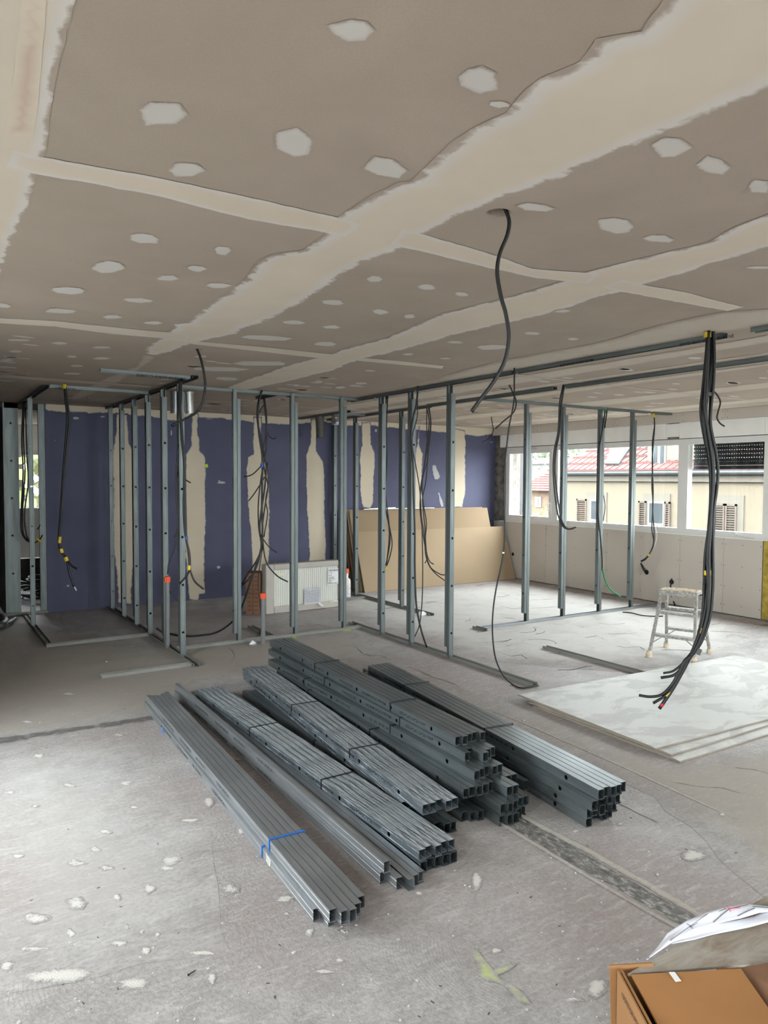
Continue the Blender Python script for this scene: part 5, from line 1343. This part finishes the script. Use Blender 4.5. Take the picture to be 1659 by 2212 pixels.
cable('cable bundle hanging along the near stud of the six stud partition', G(388, 822, H - 0.03), [
    (0.008, [(388,817),(386,850),(389,900),(392,950),(397,1000),(397,1060),(399,1110),(402,1165),(408,1190),(410,1226),(420,1255),(440,1273)]),
    (0.009, [(390,817),(389,850),(391,900),(395,950),(399,1000),(400,1060),(401,1110),(403,1165),(409,1195),(410,1226),(404,1242),(388,1261)]),
    (0.007, [(392,820),(392,860),(390,900),(396,960),(400,1010),(396,1080),(398,1140),(406,1190),(409,1228),(406,1238),(400,1243)]),
    (0.006, [(386,960),(382,1000),(380,1060),(384,1110),(384,1140),(378,1180),(366,1212),(362,1240)]), (0.005, [(384,1020),(385,1090),(383,1140),(377,1160)]), (0.006, [(400,1036),(412,1043)]), (0.006, [(367,1278),(378,1292),(387,1299)])],
    [(403,1162,0.012,0.013,M_BLUT,2),(409,1226,0.02,0.013,M_YEL,0)])
cable('tangled cable bundle hanging from the three stud partition, one end on the floor', G(568, 850, H - 0.03), [
    (0.009, [(566,843),(558,870),(556,905),(563,945),(570,980),(575,1010),(571,1060),(565,1100),(561,1140),(565,1180),(555,1210),(535,1240),(523,1262)]),
    (0.010, [(566,844),(560,865),(557,900),(560,940),(566,980),(567,1010),(566,1060),(566,1110),(567,1150),(563,1190),(545,1245),(523,1310),(505,1340),(470,1365),(430,1373),(395,1374),(370,1370),(350,1365),(338,1357)]),
    (0.007, [(571,856),(576,900),(574,940),(568,980),(572,1020),(579,1050),(573,1090),(567,1140),(570,1190),(578,1220),(600,1245),(622,1257)]),
    (0.007, [(569,858),(574,900),(576,960),(570,1000),(563,1040),(558,1090),(559,1140),(564,1180),(552,1230),(520,1268),(501,1274)]),
    (0.006, [(574,870),(566,880),(560,892)]), (0.006, [(563,1008),(545,1025),(527,1030)]), (0.006, [(572,1030),(560,1050),(548,1068),(537,1082)]), (0.006, [(574,930),(583,944),(590,948),(597,946)]), (0.006, [(564,1155),(572,1170),(585,1185),(599,1194)]),
    (0.005, [(568,1180),(560,1230),(558,1262),(562,1310),(566,1340),(561,1372)]), (0.006, [(577,1000),(580,1040),(574,1080),(578,1110),(570,1160)])],
    [(566,1005,0.02,0.016,M_BLUT,0)])
cable('loop of thin cables with yellow tape on the long right partition', G(836, 858, H - 0.02), [
    (0.0062, [(836,852),(831,900),(830,950),(834,1000),(830,1050),(833,1100),(843,1145),(847,1175),(842,1203),(833,1228),(828,1244),(817,1247)]),
    (0.0062, [(838,852),(835,920),(836,1000),(833,1060),(838,1110),(843,1160),(838,1200),(831,1228),(828,1240),(822,1247),(826,1249),(830,1240)]), (0.0062, [(834,856),(832,920),(830,980),(828,1040),(834,1100),(841,1150),(836,1210),(832,1228)])],
    [(833,1226,0.02,0.013,M_YEL,-4)])
cable('stiff black cable hanging beside the middle stud of the long right partition', G(902, 838, H - 0.02), [
    (0.0095, [(903,832),(900,870),(893,900),(888,940),(892,1000),(893,1060),(896,1150),(896,1220),(898,1290),(902,1325),(911,1365),(922,1398)]), (0.0055, [(902,842),(901,900),(890,950),(899,1010),(907,1060),(911,1130),(913,1200),(913,1260),(911,1310),(906,1350),(896,1375)])])
cable('bundle of thin cables hanging from the end of the farther partition', G(923, 884, H - 0.02), [
    (0.007, [(921,878),(927,910),(922,960),(916,1010),(908,1060),(910,1110),(917,1160),(920,1195),(930,1225),(950,1240),(962,1242)]),
    (0.007, [(925,878),(931,915),(925,980),(920,1040),(913,1080),(918,1140),(921,1190),(928,1212),(937,1219)]),
    (0.007, [(927,880),(930,920),(920,990),(912,1040),(915,1090),(921,1130),(918,1180),(924,1215),(940,1238),(962,1255)]), (0.006, [(922,880),(922,930),(924,990),(914,1030),(907,1090),(913,1150),(920,1190),(923,1205),(918,1217)])])
cable('long thin cable reaching from the ceiling track down to the floor', G(1111, 800, H - 0.02), [
    (0.0065, [(1111,792),(1111,830),(1110,870),(1100,920),(1095,960),(1091,1000),(1089,1060),(1090,1110),(1090,1170),(1083,1220),(1072,1270),(1065,1320),(1064,1370),(1070,1420),(1085,1455),(1105,1477),(1125,1486),(1145,1484),(1163,1480)])],
    [(1087,1194,0.006,0.009,M_PVC,0)])
cable('short curved cable from the round ceiling hole right of the middle', G(1097, 831, H), [(0.0065, [(1096,824),(1100,832),(1108,848),(1115,868),(1110,890),(1090,908),(1070,926)])])
cable('short kinked cable from the ceiling hole above the leaning plasterboards', G(1062, 900, H), [(0.006, [(1061,896),(1062,905),(1064,918),(1066,930),(1058,945),(1043,955)])])
cable('double cable looping from the bare ceiling track before the windows', G(1218, 836, H - 0.02), [
    (0.0075, [(1217,830),(1209,870),(1206,930),(1198,970),(1195,1010),(1198,1060),(1205,1110),(1215,1135),(1228,1143),(1244,1139)]), (0.0075, [(1219,832),(1212,880),(1209,930),(1201,975),(1199,1020),(1204,1070),(1212,1120),(1224,1141),(1238,1142)])])
cable('dark cable ending in green conduit along the third stud before the windows', G(1306, 884, H - 0.02), [
    (0.009, [(1309,876),(1306,895),(1301,930),(1293,980),(1290,1050),(1292,1110),(1297,1160),(1300,1200),(1301,1232)]), (0.010, [(1301,1228),(1308,1255),(1320,1274),(1341,1289)], M_GREEN), (0.008, [(1312,880),(1309,905),(1306,925)], M_CAB), (0.005, [(1304,1070),(1307,1095),(1303,1125)], M_CAB), (0.012, [(1303,876),(1305,884),(1308,892)], M_GREEN)], (), None)
cable('cable with yellow tape hanging before the middle window', G(1412, 893, H - 0.02), [
    (0.0085, [(1412,888),(1414,920),(1411,960),(1409,1000),(1411,1060),(1410,1100),(1413,1150),(1411,1180),(1402,1197),(1394,1206),(1384,1212)]), (0.007, [(1413,925),(1409,960),(1410,1000),(1408,1050),(1411,1090),(1408,1140),(1412,1170),(1405,1192),(1396,1207),(1385,1214)]), (0.003, [(1413,1130),(1419,1155),(1414,1180),(1408,1190)], M_PVC)],
    [(1412,897,0.03,0.015,M_YEL,1),(1401,1199,0.014,0.014,M_YEL,-6)])
cable('thin cable curling from the ceiling near the right window', G(1538, 845, H), [(0.0075, [(1538,838),(1543,846),(1551,856),(1556,870),(1551,890),(1549,903),(1555,914),(1565,921)])])
_w = PXX(1397, 1236, XW - 0.02)
cable('short cable looped out of the round socket box in the lining boards', _w, [(0.008, [(1398,1238),(1391,1227),(1385,1217)]), (0.008, [(1396,1240),(1388,1228),(1384,1216)])], (), None, 'socket_cable')
_w = PXX(1451, 1257, XW - 0.02)
cable('black cable drooping from the socket box behind the step ladder', _w, [(0.009, [(1451,1250),(1449,1262),(1449,1280),(1454,1296),(1458,1308)])], (), None, 'socket_cable')
t = tag(empty('floor_cable', (7.6, 6.0, 0)), 'thin dark cable lying on the floor left of the step ladder', 'cable')
m = MB(); m.tube(catmull([G(x, y, 0.007) for x, y in ((1345,1322),(1365,1324),(1385,1329),(1410,1331),(1432,1331))], 5), 0.006, 8); o = m.build('strand', M_CAB, t, True); o.matrix_parent_inverse = Matrix.Translation(-Vector(t.location))
# coiled hose at the left edge and tangle in the next room
t = tag(empty('corrugated_hose', (0.75, 8.9, 0)), 'thick grey hose coil with white tape at the left edge on the floor', 'hose')
m = MB(); m.tube(catmull([G(x, y, 0.04) for x, y in ((-40,1340),(-20,1330),(0,1333),(10,1342),(4,1350),(-10,1352),(-30,1352))], 5), 0.045, 10); m.tube(catmull([G(x, y, 0.03) for x, y in ((-5,1346),(12,1350),(25,1342),(33,1336))], 5), [0.03]*11 + [0.02]*5, 10); o = m.build('hose', M_CABG, t, True); o.matrix_parent_inverse = Matrix.Translation(-Vector(t.location))
m = MB(); m.ring(G(11,1350,0.03) + Vector((0,0,0)), (G(25,1342,0.03) - G(5,1350,0.03)), 0.029, 0.033, 0.02, 12); o = m.build('tape_wrap', M_PVC, t); o.matrix_parent_inverse = Matrix.Translation(-Vector(t.location))
t = tag(empty('cable_coil', (1.55, 10.9, 0)), 'heap of dark cables on the floor of the room behind the left posts', 'cable')
m = MB()
for k in range(9):
    r = random.uniform(0.22, 0.42); cx, cy = random.uniform(-0.1, 0.1), random.uniform(-0.1, 0.1)
    m.tube([(cx + r*math.cos(a*0.42), cy + r*0.8*math.sin(a*0.42), 0.02 + 0.03*k + 0.03*math.sin(a + k)) for a in range(16)], 0.018, 6)
m.build('coils', M_CABG, t, True)
t = tag(empty('covered_chair', (1.62, 12.1, 0)), 'white covered board and dark crate stored in the room behind the left posts', 'stored goods')
m = MB(); m.prism([(-0.35, -0.1, 0.45), (0.35, -0.1, 0.45), (0.35, 0.25, 1.15), (-0.35, 0.25, 1.15)], (0, 0.03, -0.01)); m.build('white_board', M_WHITE, t)
m = MB(); m.box((-0.4, -0.05, 0), (0.4, 0.45, 0.42)); m.build('crate', M_DARKW, t)

# ------------------------------------------------------------------ marks, joints and plaster on the floor
UPV = Vector((0,0,1))
def fpatch(l, mat, w=0.02, jit=0.006, seg=0.03, name='floor_stain', lift=0.0008, rise=0.0):
    return patch(name, [Vector((p[0], p[1], 0)) if len(p) == 3 else G(p[0], p[1], 0) for p in l], UPV, mat, floor, w, jit, seg, lift, rise)
n_ = NT('tarred_joint'); v_ = n_.coords('World', (1, 0.5, 1)); f_ = n_.noise(v_, 40, 4, 0.7, 0.6)
n_.col(n_.ramp(f_, [(0.36, S(88,86,84)), (0.52, S(122,120,117)), (0.64, S(172,169,164))])); n_.set(0.8); n_.bump(n_.noise(v_, 60, 2), 0.5, 0.006); M_TAR = (n_.m, n_.m)
M_MORT = stain('mortar_lip', S(180,174,164), S(196,190,178), base_floor, 0.85, 0.5, 18, 0.55, 0.4, 0.35)
fpatch([(2.325,0.6,0),(2.33,1.6,0),(2.32,2.2,0),(2.325,3.4,0),(2.43,3.4,0),(2.435,2.2,0),(2.43,1.6,0),(2.44,0.6,0)], M_TAR, 0.012, 0.006, 0.04, 'joint_strip')
fpatch([(2.285,0.6,0),(2.295,2.4,0),(2.29,3.4,0),(2.328,3.4,0),(2.322,2.4,0),(2.328,0.6,0)], M_MORT, 0.012, 0.006, 0.04, 'mortar_lip', 0.0012, 0.002)
fpatch([(2.43,0.6,0),(2.432,1.5,0),(2.43,3.0,0),(2.455,3.0,0),(2.48,1.9,0),(2.47,1.5,0),(2.46,0.6,0)], M_MORT, 0.012, 0.010, 0.04, 'mortar_lip', 0.0012, 0.002)
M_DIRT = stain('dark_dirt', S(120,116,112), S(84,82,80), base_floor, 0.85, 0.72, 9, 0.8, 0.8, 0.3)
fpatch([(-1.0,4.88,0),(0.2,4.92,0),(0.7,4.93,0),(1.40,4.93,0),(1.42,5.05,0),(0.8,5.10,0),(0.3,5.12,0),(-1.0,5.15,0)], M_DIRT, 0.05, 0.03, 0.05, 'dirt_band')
M_OLD = stain('old_screed', S(168,162,153), S(168,161,151), base_floor, 0.8, 0.55, 5, 0.75, 0.6, 0.4)
fpatch([(-1.0,5.02,0),(1.5,5.0,0),(2.0,5.6,0),(3.9,5.6,0),(3.95,6.8,0),(2.0,7.2,0),(1.0,9.0,0),(-1.0,9.5,0)], M_OLD, 0.35, 0.05, 0.15, 'old_screed', 0.0004)
fpatch([(2.6,1.3,0),(3.1,2.4,0),(3.35,3.9,0),(3.0,5.2,0),(3.4,5.5,0),(3.62,4.0,0),(3.6,2.6,0),(4.8,2.4,0),(4.6,1.2,0)], M_OLD, 0.25, 0.05, 0.15, 'old_screed', 0.0004)
M_DUSTLIT = stain('lime_dust_light', S(212,210,206), S(214,212,208), base_floor, 0.85, 0.6, 4, 0.7, 0.7, 0.45)
M_PALE = stain('thin_pale', S(200,198,195), S(200,198,195), base_floor, 0.85, 0.6, 4, 0.35, 0.7, 0.45)
fpatch([(4.3,5.0,0),(4.3,8.6,0),(5.3,8.9,0),(8.1,8.9,0),(8.1,4.6,0),(6.6,3.9,0),(5.0,4.2,0)], M_DUSTLIT, 0.5, 0.05, 0.2, 'pale_patch', 0.0004)  # dusty patch, its pale colour also standing for window light here
fpatch([(0.0,2.6,0),(0.0,4.85,0),(1.1,4.8,0),(1.15,3.2,0),(0.9,2.3,0)], M_PALE, 0.45, 0.05, 0.15, 'pale_patch', 0.0004)  # thin paler tone over this part of the floor
# ridges in the old screed
for l in ([(3.30,2.0),(3.36,2.8),(3.40,3.6),(3.34,4.6)], [(2.95,2.2),(2.99,3.0),(3.02,4.0),(2.96,5.0)]):
    fpatch([(x, y, 0) for x, y in l] + [(x + 0.012, y, 0) for x, y in reversed(l)], M_MORT, 0.006, 0.006, 0.04, 'screed_ridge', 0.0008, 0.0015)
# cracks
M_CRK = stain('crack', S(110,100,90), S(88,80,72), base_floor, 0.9, 0.45, 40, 0.85)
for l in ([(490,1398),(500,1406),(505,1418),(498,1428),(512,1440),(540,1448),(575,1446)], [(735,1388),(755,1400),(768,1398),(782,1412),(800,1418),(820,1416),(840,1424)], [(800,1395),(822,1408),(835,1405),(850,1420),(872,1424)], [(880,1440),(905,1450),(930,1462),(960,1470),(985,1480),(1010,1497)],
          [(900,1300),(925,1306),(950,1303),(970,1312)], [(1000,1400),(1030,1396),(1055,1402),(1080,1398)], [(1085,1412),(1105,1418),(1125,1415),(1140,1424)], [(1240,1370),(1265,1378),(1290,1374),(1310,1384)], [(1550,1400),(1580,1396),(1610,1404),(1640,1400)], [(1290,1345),(1320,1350),(1350,1347)], [(980,1325),(1010,1330),(1035,1327)], [(620,1348),(650,1352),(690,1350),(720,1358)],
          [(1180,1345),(1205,1350),(1230,1347),(1262,1356)], [(1330,1395),(1350,1400),(1380,1397),(1392,1404)], [(1080,1310),(1110,1316),(1130,1313)], [(1200,1300),(1230,1304),(1262,1301)], [(1560,1650),(1590,1660),(1630,1664),(1659,1672)], [(1450,1690),(1500,1700),(1560,1704),(1600,1714)]):
    q = [G(x, y) for x, y in l]
    b = [p + Vector((0.010*random.uniform(0.3,1.4), 0.010*random.uniform(0.3,1.4), 0)) for p in q]
    patch('crack', q + b[::-1], UPV, M_CRK, floor, 0.004, 0.006, 0.03, 0.0010)
# the skim coat of the rear slab has flaked along many short ragged lines
for i in range(46):
    x, y, a = random.uniform(4.3, 8.0), random.uniform(4.4, 8.8), random.uniform(-0.5, 0.3)
    q = []
    for j in range(random.randint(4, 8)):
        q.append(Vector((x, y, 0))); a += random.uniform(-0.7, 0.7); st = random.uniform(0.04, 0.11); x += math.cos(a)*st; y += math.sin(a)*st*0.8
    b = [p + Vector((0.004 + 0.008*random.random(), 0.006 + 0.012*random.random(), 0)) for p in q]
    patch('crack', q + b[::-1], UPV, M_CRK, floor, 0.004, 0.005, 0.03, 0.0010)
# plaster splats
M_SPLAT = stain('plaster_splat', S(200,198,195), S(216,213,207), base_floor, 0.9, 0.40, 70, 1.0, 0.8, 0.12, 0.5)
for (x, y, w, h, rz) in ((165,1953,55,30,5),(76,1986,58,26,6),(230,1875,34,16,3),(367,1858,50,24,2),(363,1876,34,10,2),(253,1939,22,14,6),(257,1588,25,9,4),(84,1634,28,10,4),(76,1741,24,10,4),(148,1697,28,10,3),(272,1693,38,12,2),(451,1733,26,22,2),(411,1773,52,9,1),(228,1797,32,9,2),(521,1797,18,16,4),(323,1921,22,22,1),(498,1923,38,24,1),(612,1942,44,16,2),(670,2014,22,18,6),(74,2050,68,14,2),(287,2126,88,28,1),(154,2016,18,22,3),(257,2037,42,16,2),(316,2054,22,18,4),(274,2003,14,15,3),(13,2088,42,26,2),(458,2113,25,28,2),(167,1864,40,18,2),(207,1835,20,13,3),
     (1290,2134,46,42,2),(1240,2160,40,12,3),(1497,1848,48,26,1),(1030,1905,20,42,1),(1072,2054,20,12,4),(1244,1796,16,8,2),(735,2076,18,10,5),(120,2110,170,36,1),(340,2020,14,10,3),(20,1712,34,8,2),(40,1850,24,8,3),(290,1745,20,8,2),(410,1650,18,5,2),(620,1975,16,7,3),(560,2090,14,10,2),(905,1930,16,10,2),(860,2030,20,8,2),(1340,1780,14,6,2),(1420,1890,12,6,2),(1560,1760,22,8,2),(640,1446,14,7,6),(548,1393,16,6,5),(1440,1600,18,8,2),(500,1520,26,8,1),(150,1500,30,6,1),(60,1560,26,6,1),(440,2060,60,10,1),(700,2100,40,10,1)):
    k = 12; ph = random.random()*6
    poly = [(x + w/2*(1 + 0.22*math.sin(2*a + ph) + random.uniform(-0.18, 0.18))*math.cos(a), y + h/2*(1 + 0.2*math.sin(3*a + ph))*math.sin(a)) for a in [2*PI*j/k for j in range(k)]]
    q = [G(*p) for p in poly]; sz = min((q[0]-q[6]).length, (q[3]-q[9]).length)
    patch('plaster_splat', q, UPV, M_SPLAT, floor, max(0.004, min(0.035, sz*0.42)), sz*0.07, max(0.006, sz*0.09), 0.001, rz*0.0006)
# scattered crumbs
m = MB()
for i in range(300):
    px, py = random.uniform(-20, 1659), 1380 + 830*random.random()**1.1
    p = G(px, py); s = random.uniform(0.001, 0.0028)*(1 if random.random() < 0.95 else 2)
    a = random.random()*6
    m.obox(p + Vector((0,0,s*0.5)), Vector((math.cos(a), math.sin(a), 0.1))*s*random.uniform(0.8,1.8), Vector((-math.sin(a), math.cos(a), 0))*s, Vector((0,0,s*0.7)))
tag(m.build('plaster_crumbs', plain('crumbs', S(206,203,196), 0.9), floor), kind='stuff')
m = MB()
for i in range(90):
    p = G(random.uniform(0, 1659), random.uniform(1290, 2200)); s = random.uniform(0.001, 0.003); a = random.random()*6
    m.obox(p + Vector((0,0,s*0.4)), Vector((math.cos(a), math.sin(a), 0))*s*2.2, Vector((-math.sin(a), math.cos(a), 0))*s*0.6, Vector((0,0,s*0.4)))
tag(m.build('dark_debris', plain('debris', S(92,82,74), 0.9), floor), kind='stuff')
# fluorescent spray marks
M_SPRAY = stain('spray_paint', S(196,206,150), S(190,206,128), base_floor, 0.8, 0.6, 30, 0.8, 0.3, 0.45)
fpatch([(1010,2046),(1032,2053),(1062,2092),(1085,2118),(1110,2130),(1135,2150),(1152,2172),(1122,2166),(1102,2146),(1090,2130),(1060,2122),(1036,2115),(1028,2098),(1034,2092),(1018,2066)], M_SPRAY, 0.02, 0.004, 0.02, 'spray_mark')
fpatch([(1062,2096),(1090,2086),(1118,2078),(1112,2090),(1086,2104),(1070,2108)], M_SPRAY, 0.012, 0.004, 0.02, 'spray_mark', 0.0012)
M_SPRAY2 = stain('bright_spray', S(190,214,90), S(186,220,60), base_floor, 0.8, 0.55, 30, 0.95, 0.3, 0.45)
for (x, y, w, h) in ((636,1376,14,9),(748,1362,28,5),(925,1400,12,6),(1088,1462,8,8),(560,1362,18,8)):
    fpatch([(x + w/2*math.cos(a), y + h/2*math.sin(a)) for a in (0,0.8,1.6,2.4,3.1,3.9,4.7,5.5)], M_SPRAY2, 0.02, 0.004, 0.02, 'spray_mark', 0.0012)
# little things on the floor
t = tag(empty('screw', G(415, 2103) + Vector((0,0,0.004)), 0.4), 'single dark screw lying on the bare floor at lower left', 'screw')
m = MB(); m.tube([(-0.016,0,0), (-0.014,0,0), (-0.013,0,0)], [0.0045, 0.004, 0.002], 8); m.build('head', M_SCREW, t)
m = MB(); m.tube([(-0.013,0,0), (0.012,0,-0.001), (0.018,0,-0.001)], [0.002, 0.0018, 0.0003], 8); m.build('shank', M_SCREW, t)
m = MB(); pts = catmull([G(494,1628,0.004), G(503,1637,0.02), G(513,1641,0.006), G(522,1640,0.014)], 5)
for a, b in zip(pts, pts[1:]): m.beam(a, b, 0.02, 0.0015)
tag(m.build('wood_shaving', plain('strap_scrap', S(186,170,134), 0.7)), 'curled beige strap scrap between the rail bundles', 'scrap')
m = MB(); pts = [G(732,2003,0.012), G(740,2010,0.02), G(747,2017,0.010), G(752,2016,0.004)]
m.tube(catmull(pts, 4), [0.004]*4 + [0.012]*5 + [0.004]*4, 7); m.tube(catmull([G(730,2004,0.02), G(738,2002,0.012), G(744,2006,0.004)], 4), 0.004, 6)
tag(m.build('film_scrap', M_FILM, None, True), 'clear crumpled film scrap at the near end of the blue strapped bundle', 'film')
m = MB(); c = G(540, 1393, 0.0); m.tube([c, c + Vector((0.03,0.01,0.02)), c + Vector((0.07,0.02,0.005))], [0.012, 0.022, 0.010], 8); tag(m.build('paper_ball', M_PAPER, None, True), 'small white paper ball on the floor before the three stud partition', 'paper')
m = MB(); c = G(912, 1328, 0.005); m.box((c.x - 0.05, c.y - 0.03, 0.002), (c.x + 0.04, c.y + 0.03, 0.03)); m.box((c.x - 0.03, c.y - 0.02, 0.03), (c.x + 0.02, c.y + 0.02, 0.045)); tag(m.build('packing_piece', M_PAPER), 'small white packing piece at the end of the farther floor track', 'packing')
